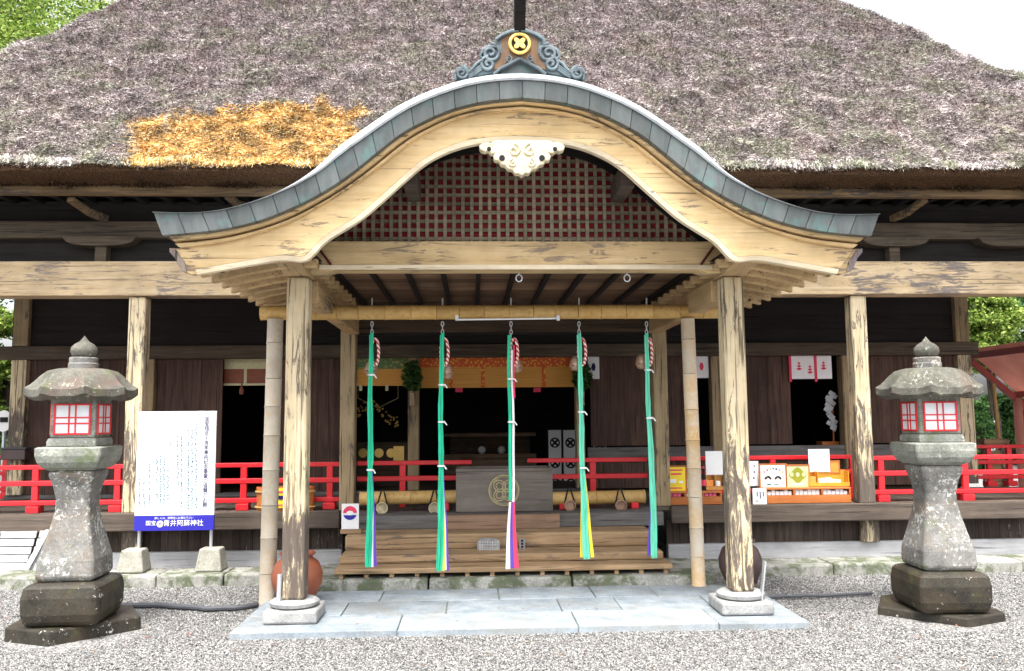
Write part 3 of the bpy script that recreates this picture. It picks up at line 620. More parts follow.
# mouldings and bargeboard
bm_ = cv(bar_m, 6.2)
d = MB(); cbi = cv([(x*.985, y) for x, y in cop_b], 6.15)
mid = [((a[0]+b[0])/2, (a[1]+b[1])/2) for a, b in zip(cbi, bm_)]
def band(top, bot, y0, y1):
    d.strip([[(x, y0, z) for x, z in top], [(x, y0, z) for x, z in bot], [(x, y1, z) for x, z in bot], [(x, y1, z) for x, z in top]], close_u=True)
    for e in (0, -1): d.add([(top[e][0], y0, top[e][1]), (bot[e][0], y0, bot[e][1]), (bot[e][0], y1, bot[e][1]), (top[e][0], y1, top[e][1])], [(0, 1, 2, 3)])
band(cbi, offs(mid, .008), 6.17, 6.3); d.build('upper_moulding', 'cream', porch, bevel=.006)
d = MB(); band(offs(mid, -.008), offs(bm_, .008), 6.21, 6.33); d.build('lower_moulding', 'cream', porch, bevel=.006)
hb = resample(smooth_poly(curve(bar_b, 6.24), 2), 90); ht = resample(smooth_poly(curve(bar_m, 6.24), 2), 90)
nose = curve([(326, 274), (333, 271.5), (338, 265), (341, 258), (346, 252), (346, 248), (338, 248)], 6.24)
d = MB(); fb, ftp = full(hb), full(ht)
inner = offs(fb, .034)
band(ftp, inner, 6.255, 6.33)
for sx in (-1, 1):
    e = hb[-1]; t_ = ht[-1]
    o = [(sx*x, z) for x, z in [inner[-1], e]+nose+[t_]]
    d.prism(o, 6.258, 6.328)
d.build('bargeboard', 'cream', porch, bevel=.006)
d = MB(); d.strip([[(x, 6.256, z) for x, z in inner], [(x, 6.27, z) for x, z in fb], [(x, 6.325, z) for x, z in fb], [(x, 6.325, z) for x, z in inner]], close_u=True); d.build('bargeboard_rim', 'cream_w', porch)
for sx in (-1, 1):
    tip = curve([(335, 271), (338.5, 265), (341.5, 258), (346.5, 252), (346.5, 248), (340, 250), (336, 257), (332, 262), (330, 272.5)], 6.25)
    d = MB(); d.prism([(sx*x, z) for x, z in tip], 6.246, 6.33); d.build('bargeboard_end', 'end_grain', porch, bevel=.006)
# curved rafters parallel to the gable, under the two side eaves
rcurve = [(1.60, 2.815), (1.75, 2.815), (1.9, 2.80), (2.05, 2.775), (2.2, 2.745), (2.32, 2.715), (2.41, 2.69)]
for sx in (-1, 1):
    for j in range(10):
        Y = 6.40+j*.27; s2 = [(sx*x, z+.012) for x, z in rcurve]
        d = MB(); band([(x, z+.065) for x, z in s2], s2, Y, Y+.075); d.build('rafter', 'cream_y', porch, bevel=.008)
    d = MB(); d.strip([[(sx*x, Y, z+.078) for x, z in rcurve] for Y in (6.312, 9.2)]+[[(sx*x, Y, z+.1) for x, z in rcurve] for Y in (9.2, 6.312)]); d.build('eave_boards', 'dark_brown', porch)
    d = MB(); d.box(sx*2.385, sx*2.43, 6.315, 9.2, 2.79, 2.86); d.build('eave_edge_board', 'cream_y', porch, bevel=.006)
# posts, purlins, beams
for sx in (-1, 1):
    a, b = at(300 if sx < 0 else 731, 277, 7.02), at(296 if sx < 0 else 740, 600, 7.02)
    zt, zb = 2.79, .215
    d = MB(); wv_ = .092
    x_t, x_b = sx*1.8, sx*1.8
    d.add([(x_b+i*wv_, 7.02+j*wv_, zb) for j in (-1, 1) for i in (-1, 1)]+[(x_t+i*wv_*.97, 7.02+j*wv_, zt) for j in (-1, 1) for i in (-1, 1)],
          [(0, 2, 3, 1), (4, 5, 7, 6), (0, 1, 5, 4), (2, 6, 7, 3), (0, 4, 6, 2), (1, 3, 7, 5)])
    po = d.build('porch_post', 'post', porch, bevel=.022)
    d = MB(); d.box(sx*1.8-.21, sx*1.8+.21, 6.82, 7.24, .053, .155); po2 = d.build('stone_base', 'granite', porch, bevel=.02)
    d = MB(); d.lathe([(.16, .155), (.19, .17), (.195, .195), (.17, .214), (.1, .216)], 20, (sx*1.8, 7.02, 0), rot=.2); d.build('stone_pad', 'granite', porch, smooth=True)
    d = MB()
    o = [(6.36, 3.06), (6.36, 2.97), (6.5, 2.84), (6.9, 2.795), (9.8, 2.795), (9.8, 3.06)]
    n_ = len(o); d.add([(sx*1.8-.1, y, z) for y, z in o]+[(sx*1.8+.1, y, z) for y, z in o], [tuple(range(n_)), tuple(range(2*n_-1, n_-1, -1))]+[(i, (i+1) % n_, (i+1) % n_+n_, i+n_) for i in range(n_)])
    d.build('purlin', 'cream_y', porch, bevel=.008)
    d = MB(); d.box(sx*1.74-.07, sx*1.74+.07, 7.13, 9.76, 2.6, 2.793); d.build('porch_tie', 'cream_y', porch, bevel=.008)
    X = sx*.86; d = MB(); zc = aZ(178, 6.6); d.box(X-.055, X+.055, 6.55, 7.05, zc-.08, zc+.09); d.build('inner_purlin', 'grey_brown', porch, bevel=.006)
    d = MB(); d.tube([(sx*1.8-.105, 6.9, .06), (sx*1.8-.1, 6.92, .42)], .018, 8) if sx < 0 else d.bar((1.93, 6.9, .16), (1.97, 6.9, .46), .05, .012)
    d.build('steel_brace', 'metal', porch)
zb0, zb1 = aZ(271, 6.93), aZ(241, 6.93)
d = MB(); XL = 1.705
d.prism([(-XL, zb0-.02), (-XL+.12, zb0-.02), (-XL+.2, zb0+.01), (XL-.2, zb0+.01), (XL-.12, zb0-.02), (XL, zb0-.02), (XL, zb1), (-XL, zb1)], 6.93, 7.12)
d.build('rainbow_beam', 'cream', porch, bevel=.012)
d = MB(); d.box(-XL+.08, XL-.08, 6.915, 6.929, zb0+.012, zb0+.05); d.build('beam_moulding', 'cream_w', porch, bevel=.004)
for sx in (-1, 1):
    d = MB(); d.bar((sx*1.64, 6.92, zb0+.2), (sx*1.53, 6.92, zb0+.05), .012, .02); d.build('carved_line', 'carved', porch)
# gable infill: dark red panel and lattice clipped by the arch
arch = [(x*1.1, z+.1) for x, z in cv([(0, 139), (62, 146.5), (102, 167.5), (137, 199), (159, 218.3), (172, 228), (186, 240)], 7.1, 40)]
def arch_z(x): 
    for (xa, za), (xb, zb_) in zip(arch[:-1], arch[1:]):
        if xa <= x <= xb: return za+(zb_-za)*(x-xa)/(xb-xa+1e-9)
    return 0
zl0 = zb1+.025
d = MB(); o = [(x, max(zl0, z)) for x, z in arch]; d.prism(o+[(arch[-1][0], zl0-.01), (arch[0][0], zl0-.01)], 7.12, 7.14); d.build('gable_panel', 'maroon', porch)
d = MB(); P_ = .0755; nb = int(1.75/P_)
for i in range(-nb, nb+1):
    x = i*P_; zt = arch_z(x)
    if zt > zl0+.06: d.box(x-.0145, x+.0145, 7.075, 7.097, zl0, zt)
j = 0
while True:
    z = zl0+.03+j*P_; j += 1
    xs_ = [x for x, zz in arch if zz > z+.01]
    if len(xs_) < 4 or j > 40: break
    d.box(min(xs_), max(xs_), 7.098, 7.116, z-.0145, z+.0145)
d.build('gable_lattice', 'lattice', porch)
d = MB(); d.box(-XL+.002, XL-.002, 7.05, 7.118, zb1+.002, zb1+.024); d.build('lattice_sill', 'lattice', porch)
rim = [(x*1.0, z) for x, z in arch if z > zl0-.05]
d = MB(); ri = offs(rim, -.2); d.strip([[(x, 7.03, z) for x, z in rim], [(x, 7.03, z) for x, z in ri], [(x, 7.07, z) for x, z in ri], [(x, 7.07, z) for x, z in rim]], close_u=True); d.build('arch_frame', 'dark', porch)
# rafter ends behind the bargeboard
# ceiling
d = MB()
for i in range(11):
    y = 7.13+i*.245; d.box(-1.7, 1.7, y+.003, y+.242, 2.965+random.uniform(0, .008), 2.985)
d.build('porch_ceiling', 'ceil', porch)
for i in range(11):
    x = -1.6+i*.32; d = MB(); d.box(x-.022, x+.022, 7.13, 9.78, 2.925, 2.963); d.build('ceiling_batten', 'dark', porch)
d = MB(); d.box(-1.71, 1.71, 9.72, 9.84, 2.62, 3.0); d.build('rear_beam', 'dark_brown', porch, bevel=.01)
d = MB(); d.box(-1.71, 1.71, 9.85, 9.9, 2.6, 3.06); d.build('rear_board', 'dark', porch)
# pendant carving
def carve(half, cx, Y, th, sc=1.):
    o = [at(cx+dx, y, Y) for dx, y in half]+[at(cx-dx, y, Y) for dx, y in half[::-1] if dx > 0]
    return [(p_[0], p_[2]) for p_ in o]
half = [(0, 177), (3, 174), (7, 174.5), (10, 170), (14, 170), (17, 166), (21, 165.5), (23.5, 161), (27, 161.5), (29, 157), (27, 154), (31, 154.5), (34, 151.5), (37, 152.5), (41.5, 151), (43, 147), (40, 144), (35, 143), (30, 143.5), (28, 141), (0, 140.5)]
d = MB(); d.prism(carve(half, 522, 6.13, 1), 6.11, 6.19); pend = d.build('gable_pendant', 'pendant', porch, bevel=.012)
d = MB()
def disc(d, px, py, Y, r, th=.012, n=14):
    c = at(px, py, Y); pts = [(c[0]+r*math.cos(2*math.pi*i/n), c[2]+r*math.sin(2*math.pi*i/n)) for i in range(n)]; d.prism(pts, Y-th/2, Y+th/2)
for sx in (-1, 1):
    disc(d, 522+sx*20, 158, 6.108, .022); disc(d, 522+sx*33, 149, 6.108, .016)
d.build('pendant_hole', 'black', porch)
d = MB()
def spiral(px, py, Y, r0, turns, sgn=1, n=26):
    c = at(px, py, Y); pts = []
    for i in range(n+1):
        f = i/n; a = sgn*turns*2*math.pi*f+math.pi/2; r = r0*(1-f*.85); pts.append((c[0]+r*math.cos(a), Y, c[2]+r*math.sin(a)))
    return pts
for sx in (-1, 1):
    d.tube(spiral(522+sx*8, 150, 6.105, .05, 1.3, sx), .008, 6); d.tube(spiral(522+sx*9, 163, 6.105, .035, 1.2, -sx), .007, 6)
d.build('pendant_scroll', 'pendant', porch, smooth=True)
# ridge ornament
YO = 6.25
half = [(0, 29), (6, 30), (13, 32), (19, 36), (23.5, 38.5), (24.5, 45), (22, 48.5), (30, 46.5), (36, 50), (39, 55), (37, 59), (43, 63), (46, 69), (52, 73), (55, 68.5), (61, 68.5), (65, 73), (64.5, 81), (50, 79), (28, 75), (22, 70), (12, 63.5), (0, 58)]
d = MB(); d.prism(carve(half, 519.7, YO, 1), YO-.03, YO+.06); orn = d.build('ridge_ornament', 'copper_orn', porch, bevel=.008)
d = MB(); o = [(0, 33), (12, 35), (19, 40), (18, 52), (21, 60), (26, 66), (30, 71), (22, 69), (12, 62), (0, 56.5)]; d.prism(carve(o, 519.7, YO-.03, 1), YO-.036, YO-.0305); d.build('ornament_inlay', 'rust', porch)
d = MB(); o = [(0, 57), (13, 64), (23, 71), (29, 76), (29, 80), (0, 76)]
d.prism(carve(o, 519.7, YO+.02, 1), YO+.0, YO+.07); d.build('ornament_backing', 'copper', porch)
d = MB()
for sx in (-1, 1):
    for (dx, y, r, tn, sg) in ((29, 53, .075, 1.6, 1), (31.5, 64, .06, 1.5, -1), (58, 73, .052, 1.6, 1)):
        d.tube(spiral(519.7+sx*dx, y, YO-.04, r, tn, sx*sg), .014, 8)
    e = [(1, 31), (10, 32), (17, 35), (23.5, 39.5), (24, 46)]
    d.tube([at(519.7+sx*a, b, YO-.04) for a, b in e], .017, 8)
    e = [(0, 58.5), (10, 64), (19, 68.5), (26, 74.5)]
    d.tube([at(519.7+sx*a, b, YO-.04) for a, b in e], .014, 8)
    for m in range(3):
        d.tube([at(519.7+sx*a, b+m*2.2, YO-.04) for a, b in ((38, 65), (45, 70), (51, 73.5))], .009, 6)
    d.tube([at(519.7+sx*a, b, YO-.04) for a, b in ((22, 47), (30, 46.5), (37, 50), (39.5, 56), (37, 60), (43, 63.5), (47, 69), (52, 73), (56, 68), (62, 69), (65, 74), (64, 80))], .014, 8)
    d.tube(spiral(519.7+sx*11, 59, YO-.04, .028, 1.2, sx), .007, 6)
d.build('ornament_scroll', 'copper_orn', porch, smooth=True)
c = at(519.7, 43.5, YO-.05)
d = MB(); d.tube([(c[0]+.074*math.cos(a*math.pi/16), YO-.05, c[2]+.074*math.sin(a*math.pi/16)) for a in range(32)], .0135, 8, closed=True)
for a in range(4):
    an = math.pi/4+a*math.pi/2; pp = (c[0]+.028*math.cos(an), c[2]+.028*math.sin(an))
    pts = [(pp[0]+(.026*math.cos(t_)*math.cos(an)-.018*math.sin(t_)*math.sin(an)), pp[1]+(.026*math.cos(t_)*math.sin(an)+.018*math.sin(t_)*math.cos(an))) for t_ in [i*math.pi/6 for i in range(12)]]
    d.prism(pts, YO-.06-.002*a, YO-.03)
d.build('gold_crest', 'gold', porch, smooth=True)
d = MB(); disc(d, 519.7, 43.5, YO-.038, .066); d.build('crest_ground', 'black', porch)
d = MB(); d.bar(at(519.5, 32, YO), at(520, -22, YO-.35), .085, .085, upv=(0, 1, 0)); d.build('ridge_pole', 'dark', porch, bevel=.008)

# ------------------------------------------------------------------ steps and offering box
st = thing('wooden_steps', (-.03, 8.6, .125), 'broad weathered wooden steps below the offering box', 'steps')
xa, xb = aX(334, 8.2, 570), aX(673, 8.2, 570); zs_ = aZ(577.5, 8.14)
z1 = aZ(566.5, 8.2); d = MB(); d.box(xa, xb, 8.2, 9.6, z1-.05, z1); d.build('bottom_board', 'step', st, bevel=.01)
d = MB(); n_ = 14
for i in range(n_): x = xa+.06+(xb-xa-.12)*i/(n_-1); d.box(x-.02, x+.02, 8.23, 9.5, zs_+.001, z1-.051)
d.build('bearer', 'step', st)
z2 = aZ(553.5, 8.45); d = MB(); d.box(xa+.005, xb-.03, 8.45, 9.6, z1+.001, z2); d.build('tread', 'step', st, bevel=.022)
z3 = aZ(533, 8.8); d = MB(); d.box(xa+.01, xb-.06, 8.8, 9.6, z2+.001, z3); d.build('tread', 'step', st, bevel=.022)
d = MB(); d.box(aX(352, 9.2, 525), aX(664, 9.2, 525), 9.2, 9.735, z3+.001, .612); d.build('landing', 'grey', st, bevel=.012)
ob = thing('offering_box', (0, 9.45, .6), 'grey brown wooden offering box with a round pale gold crest', 'offering box')
d = MB(); a, b = at(446, 533, 9.1), at(560, 513, 9.1); d.box(a[0], b[0], 9.1, 9.195, z3+.002, .615); d.build('base_board', 'plinth', ob, bevel=.008)
a, b = at(456, 512, 9.4), at(552.5, 468, 9.4)
d = MB(); d.box(a[0], b[0], 9.4, 9.9, .616, b[2]-.03); d.build('box_body', 'box', ob, bevel=.006)
d = MB(); d.box(a[0]-.003, b[0]+.003, 9.392, 9.42, b[2]-.029, b[2]); d.box(a[0]-.003, b[0]+.003, 9.88, 9.91, b[2]-.029, b[2]); d.box(a[0], a[0]+.03, 9.421, 9.879, b[2]-.029, b[2]); d.box(b[0]-.03, b[0], 9.421, 9.879, b[2]-.029, b[2])
for i in range(14): y = 9.45+i*.031; d.box(a[0]+.031, b[0]-.031, y-.009, y+.009, b[2]-.028, b[2]-.006)
d.build('box_grating', 'box', ob, bevel=.003)
c = at(504, 490.5, 9.39); d = MB()
d.tube([(c[0]+.162*math.cos(i*math.pi/20), 9.394, c[2]+.162*math.sin(i*math.pi/20)) for i in range(40)], .009, 6, closed=True)
d.tube([(c[0]+.145*math.cos(i*math.pi/20), 9.396, c[2]+.145*math.sin(i*math.pi/20)) for i in range(40)], .004, 6, closed=True)
for k_ in range(4):
    an = math.pi/4+k_*math.pi/2; cx_, cz_ = c[0]+.068*math.cos(an), c[2]+.068*math.sin(an)
    for rr_ in (.058, .034):
        d.tube([(cx_+rr_*1.15*math.cos(q_)*math.cos(an)-rr_*math.sin(q_)*math.sin(an), 9.394, cz_+rr_*1.15*math.cos(q_)*math.sin(an)+rr_*math.sin(q_)*math.cos(an)) for q_ in [i*math.pi/12 for i in range(24)]], .007, 6, closed=True)
d.build('crest', 'old_gold', ob, smooth=True)
# plaques on the step
pl = thing('stone_plaque', at(488, 553, 8.9), 'small pale grey stone plaque with rounded top leaning on the step', 'plaque')
o = [(477, 553), (500, 553), (500, 541), (497, 539), (492, 538), (484, 538), (479, 539.5), (477, 542)]
d = MB(); d.prism([(at(x, y, 8.72)[0], at(x, y, 8.72)[2]) for x, y in o], 8.70, 8.74); d.build('slab', 'granite', pl, bevel=.005)
d = MB()
for i in range(8):
    for j in range(4):
        q_ = at(480+i*2.5, 542+j*2.6+random.uniform(-.3, .3), 8.696); d.box(q_[0]-.007, q_[0]+.007, 8.696, 8.6995, q_[2]-.009, q_[2]+.005)
d.build('inscription', 'sill', pl)
pl = thing('upright_plaque', at(522, 553, 8.9), 'narrow upright dark grey plaque beside the rounded stone plaque', 'plaque')
a, b = at(519.5, 553, 8.72), at(525, 538.5, 8.72); d = MB(); d.box(a[0], b[0], 8.71, 8.735, a[2], b[2]); d.build('board', 'granite', pl, bevel=.004)
d = MB()
for j in range(4): q_ = at(522.2, 541+j*3, 8.708); d.box(q_[0]-.012, q_[0]+.012, 8.706, 8.7095, q_[2]-.008, q_[2]+.012)
d.build('inscription', 'black', pl)
nb_ = thing('notice_card', at(350, 533, 9.0), 'small white card with a round red and blue emblem at left end of steps', 'notice')
a, b = at(341.5, 529, 8.93), at(359, 503.5, 8.93); z2 = z3; d = MB(); d.box(a[0], b[0], 8.92, 8.935, a[2], b[2]); d.build('card', 'white', nb_)
d = MB(); d.box(a[0]-.01, b[0]+.03, 8.9, 9.0, z2-.0+.003, a[2]-.002); d.box(a[0]+.05, b[0]-.05, 8.936, 8.96, a[2]-.002, a[2]+.18); d.build('wooden_foot', 'step', nb_, bevel=.004)
cc = at(350, 513, 8.917); rr = .07
d = MB(); d.prism([(cc[0]+rr*math.cos(i*math.pi/12), cc[2]+rr*math.sin(i*math.pi/12)) for i in range(13)], 8.914, 8.919); d.build('emblem_top', 'cred', nb_)
d = MB(); d.prism([(cc[0]+rr*math.cos(math.pi*1.1+i*math.pi*.8/12), cc[2]+rr*math.sin(math.pi*1.1+i*math.pi*.8/12)) for i in range(13)], 8.914, 8.919); d.build('emblem_bottom', 'blue', nb_)
d = MB(); d.prism([(cc[0]+rr*.5*math.cos(i*math.pi/10), cc[2]+rr*.33*math.sin(i*math.pi/10)) for i in range(20)], 8.910, 8.913); d.build('emblem_centre', 'white', nb_)

# ------------------------------------------------------------------ bamboo
def bamboo_mesh(p, q, r, pitch, seed):
    p, q = Vector(p), Vector(q); L = (q-p).length; rn = random.Random(seed); d = MB(); s_ = 0
    while s_ < L-.001:
        e = min(L, s_+pitch*rn.uniform(.85, 1.15)); a = p+(q-p)*(s_/L); b = p+(q-p)*((e-.004)/L); m1 = p+(q-p)*((s_+.012)/L); m2 = p+(q-p)*((e-.016)/L)
        d.tube([a, m1, m2, b], [r*1.05, r*.985, r*.985, r*1.03], 16); s_ = e
    return d
a = bamboo_mesh(at(261, 313, 7.93), at(722, 311.5, 7.97), .068, .225, 2).build('bamboo_crossbar', 'bamboo', smooth=True)
tag(a, 'long yellow bamboo crossbar from which the five bell cords hang', 'bamboo pole')
pb_ = at(266.5, 606, 7.8); b = bamboo_mesh((pb_[0], 7.82, 0), at(275.5, 319, 7.92), .074, .3, 3).build('bamboo_post', 'bamboo_grey', smooth=True)
tag(b, 'weathered greyish bamboo upright beside the left porch post', 'bamboo pole', 'bamboo uprights')
pb_ = at(699, 592, 8.1); b = bamboo_mesh((pb_[0], 8.1, .05), at(687.5, 318, 7.95), .066, .3, 4).build('bamboo_post', 'bamboo_mix', smooth=True)
tag(b, 'tan and white mottled bamboo upright leaning inside the right porch post', 'bamboo pole', 'bamboo uprights')
for i, (xa_, xb_, lab) in enumerate(((360, 457, 'horizontal yellow bamboo rail with two ladles left of the offering box'), (551, 645, 'horizontal yellow bamboo rail with two ladles right of the offering box'))):
    pr = thing('bamboo_rail', at((xa_+xb_)/2, 512, 9.62), lab, 'bamboo rail', 'bamboo rails by the offering box')
    A, B = at(xa_, 498.5, 9.6), at(xb_, 496.5, 9.6); bamboo_mesh(A, B, .075, .26, 20+i).build('bamboo', 'bamboo', pr, smooth=True)
    d = MB(); z = A[2]-.078
    for f in (.12, .88): q_ = A+(B-A)*f; d.box(q_[0]-.04, q_[0]+.04, 9.53, 9.68, .616, q_[2]-.06)
    d.build('rail_foot', 'red', pr, bevel=.006)
labs = ['white wooden ladle hanging nearest the left rear porch post', 'white wooden ladle hanging just left of the offering box', 'reddish wooden ladle hanging just right of the offering box', 'reddish wooden ladle hanging nearest the right rear porch post']
for i, px in enumerate((382, 434.5, 570, 621)):
    c = at(px, 508 if i < 2 else 505.5, 9.45); ld = thing('ladle', c, labs[i], 'ladle', 'ladles on the bamboo rails')
    d = MB(); n = 18
    prof = [(.06, -.07), (.064, .0), (.056, .002), (.052, -.05), (.001, -.052)]
    vsx = []; fs_ = []
    for r_, z_ in prof:
        for k_ in range(n): an = 2*math.pi*k_/n; vsx.append((c[0]+r_*math.cos(an), c[1]-z_-.02, c[2]+r_*math.sin(an)))
    for j in range(len(prof)-1):
        for k_ in range(n): fs_.append((j*n+k_, j*n+(k_+1) % n, (j+1)*n+(k_+1) % n, (j+1)*n+k_))
    d.add(vsx, fs_+[tuple(range(n))]); d.build('cup', 'pendant' if i < 2 else 'bell', ld, smooth=True)
    d = MB(); d.tube([(c[0]-.055, c[1]+.02, c[2]+.03), (c[0]-.01, c[1]+.06, c[2]+.19), (c[0]+.01, c[1]+.06, c[2]+.19), (c[0]+.055, c[1]+.02, c[2]+.03)], .009, 6); d.build('cord', 'black', ld)

# ------------------------------------------------------------------ bell ropes
def ribbon(d, pts, wid, th, yaw, n_sub=1):
    ws = wid if isinstance(wid, (list, tuple)) else [wid]*len(pts)
    rows_ = [[], [], [], []]
    for (p_, w_) in zip(pts, ws):
        p_ = Vector(p_); a_ = Vector((math.cos(yaw), math.sin(yaw), 0))*w_/2; b_ = Vector((-math.sin(yaw), math.cos(yaw), 0))*th/2
        for r_, q_ in zip(rows_, (p_-a_-b_, p_+a_-b_, p_+a_+b_, p_-a_+b_)): r_.append(q_)
    d.strip(rows_, close_u=True)
    d.add([r_[0] for r_ in rows_], [(0, 1, 2, 3)]); d.add([r_[-1] for r_ in rows_], [(0, 1, 2, 3)])
spec = [ # px top, px bottom, y bottom, bell px, bell y, colour, tail strips, bindings
 (372, 369, 567, 371, 369, 'green', [('cwhite', 3.5), ('purple', 7)], [375, 470], 'leftmost green bell rope with white and purple tail strips'),
 (442.5, 440, 571, 447, 372, 'green', [('yellow', 4), ('cwhite', 5.5), ('purple', 8)], [385, 422, 466], 'second green bell rope from the left with yellow and purple tail'),
 (511, 512, 569, 516, 366, 'mixed', [('cwhite', -4), ('purple', 1), ('cred', 5)], [379, 422], 'thin central bell rope with purple and red tail in front of offering box'),
 (579, 586, 559, 576, 364, 'aqua', [('yellow', -5), ('yellow', 6)], [412, 468], 'pale green bell rope with yellow edged tail right of the offering box'),
 (646.5, 655, 558, 642, 362, 'aqua', [('purple', -5.5)], [370, 418], 'rightmost pale green bell rope with purple tail strip')]
for i, (xt, xb_, yb_, bx, by, colr, tails, binds, lab) in enumerate(spec):
    Yr = 7.93+.01*i; top = at(xt, 322, Yr); bot = at(xb_, yb_, Yr)
    rp = thing('bell_rope', (top[0], Yr, bot[2]), lab, 'bell rope', 'bell ropes hanging from the bamboo crossbar')
    zat = lambda y: at(xt, y, Yr)
    d = MB()
    for k_ in range(4):
        c = at(xt, 324+k_*4, Yr-.0); pts = []
        for q_ in range(12):
            an = q_*math.pi/6; lx = .012*math.cos(an) if k_ % 2 == 0 else 0; ly = 0 if k_ % 2 == 0 else .012*math.cos(an)
            pts.append((c[0]+lx, c[1]+ly, c[2]+.023*math.sin(an)))
        d.tube(pts, .0042, 6, closed=True)
    c = at(xt, 303, Yr); d.tube([at(xt, 298, Yr+.0), at(xt, 306, Yr)], .008, 6)
    d.build('chain', 'metal', rp)
    # cord loop
    d = MB(); lo = at(xt+(3 if i != 1 else 2), 352, Yr+.02); pts = []
    for q_ in range(20):
        an = q_*2*math.pi/20; pts.append((lo[0]+(.035 if i != 4 else .022)*math.sin(an)*(1 if i < 3 else -1.), Yr+.015, lo[2]+.125*math.cos(an)))
    d.tube(pts, .014, 8, closed=True)
    bb = at(bx, by, Yr+.06); d.tube([(lo[0], Yr+.02, lo[2]-.12), (bb[0], Yr+.05, bb[2]+.05)], .012, 8)
    d.build('twisted_cord', 'cord', rp, smooth=True)
    d = MB(); d.lathe([(.012, .075), (.03, .07), (.048, .045), (.058, .01), (.063, -.01), (.063, -.018), (.058, -.03), (.04, -.062), (.012, -.07)], 18, (bb[0], Yr+.07, bb[2])); bl = d.build('bell', 'bell', rp, smooth=True)
    d = MB(); d.box(bb[0]-.045, bb[0]+.045, Yr+.012, Yr+.02, bb[2]-.022, bb[2]-.016); d.build('bell_slit', 'black', bl)
    # long cloth
    n = 26; wob = random.Random(40+i)
    ph1 = wob.uniform(0, 6)
    def path(dx, y0, y1, dy=0, spread=0):
        out = []
        for q_ in range(n+1):
            f = q_/n; y = y0+(y1-y0)*f; fr = (y-333)/(yb_-333)
            x = xt+(xb_-xt)*fr+dx*(1 if spread == 0 else max(0., (fr-.45)/.55)**1.2)+.55*math.sin(fr*8+ph1)+.25*math.sin(fr*19+2*ph1)
            out.append(at(x, y, Yr-.02+dy+.006*math.sin(fr*11+ph1)))
        return out
    if colr != 'mixed':
        wds = [.027+.03*((q_/n)**.9)+(.006*math.sin(q_*1.3+ph1)) for q_ in range(n+1)]
        for b_ in binds:
            qb = (b_-333)/(yb_-333)*n
            for q_ in range(n+1):
                if abs(q_-qb) < 1.1: wds[q_] *= .75
        d = MB(); ribbon(d, path(0, 333, yb_), wds, .014, .25)
        ribbon(d, path(-1.5, 335, yb_-2, -.012), [w_*.6 for w_ in wds], .012, -.4)
        d.build('green_cloth', 'green' if colr == 'green' else 'aqua', rp, smooth=True)
    else:
        d = MB(); ribbon(d, path(-1.8, 335, 500), .028, .012, .2); d.build('green_cloth', 'green', rp, smooth=True)
        d = MB(); ribbon(d, path(1.6, 350, yb_-4, .004), .02, .01, -.1); d.build('white_cloth', 'cwhite', rp, smooth=True)
        d = MB(); ribbon(d, path(3.2, 345, 398, -.01), .014, .01, .4); d.build('red_cloth', 'cred', rp, smooth=True)
    for m, (tc_, dx) in enumerate(tails):
        d = MB(); ribbon(d, path(dx, 440 if colr != 'mixed' else 502, yb_-random.uniform(0, 3), .014+.006*m if colr != 'mixed' else -.014-.004*m, 1), [.012+.02*(q_/n) for q_ in range(n+1)] if colr != 'mixed' else [.018+.025*(q_/n) for q_ in range(n+1)], .007, .3-.2*m)
        d.build('tail_strip', tc_, rp, smooth=True)
    for b_ in binds:
        fr = (b_-333)/(yb_-333); q_ = at(xt+(xb_-xt)*fr, b_, Yr-.02); d = MB()
        d.tube([(q_[0]+.026*math.cos(t_*math.pi/8), Yr-.02+.02*math.sin(t_*math.pi/8), q_[2]) for t_ in range(16)], .01, 6, closed=True); d.tube([(q_[0]+.03, Yr-.045, q_[2]), (q_[0]+.05, Yr-.05, q_[2]-.03)], .006, 5)
        d.build('binding', 'cwhite', rp, smooth=True)
# fluorescent tube under the crossbar and metal rings on the beam
lt = thing('tube_lamp', at(505, 320, 7.93), 'unlit white tube lamp fixed under the bamboo crossbar', 'lamp')
d = MB(); d.tube([at(457, 319.6, 7.9), at(558, 318.3, 7.92)], .009, 10); d.build('tube', 'white', lt, smooth=True)
d = MB()
for x in (457, 558): q_ = at(x, 318.8, 7.91); d.box(q_[0]-.015, q_[0]+.015, 7.89, 7.93, q_[2]-.017, q_[2]+.03)
d.build('end_cap', 'metal', lt)
for i, (x, y) in enumerate(((519, 273), (627, 272.5))):
    c = at(x, y, 7.05); c[2] = min(c[2], zb0-.04); d = MB(); d.tube([(c[0]+.026*math.cos(q_*math.pi/8), 7.05, c[2]+.03*math.sin(q_*math.pi/8)) for q_ in range(16)], .006, 6, closed=True); d.tube([(c[0], 7.05, c[2]+.03), (c[0], 7.05, zb0+.02)], .006, 6)
    tag(d.build('iron_ring', 'metal', origin=c, smooth=True), ['iron ring under the middle of the porch beam', 'iron ring under the right part of the porch beam'][i], 'ring', 'iron rings')

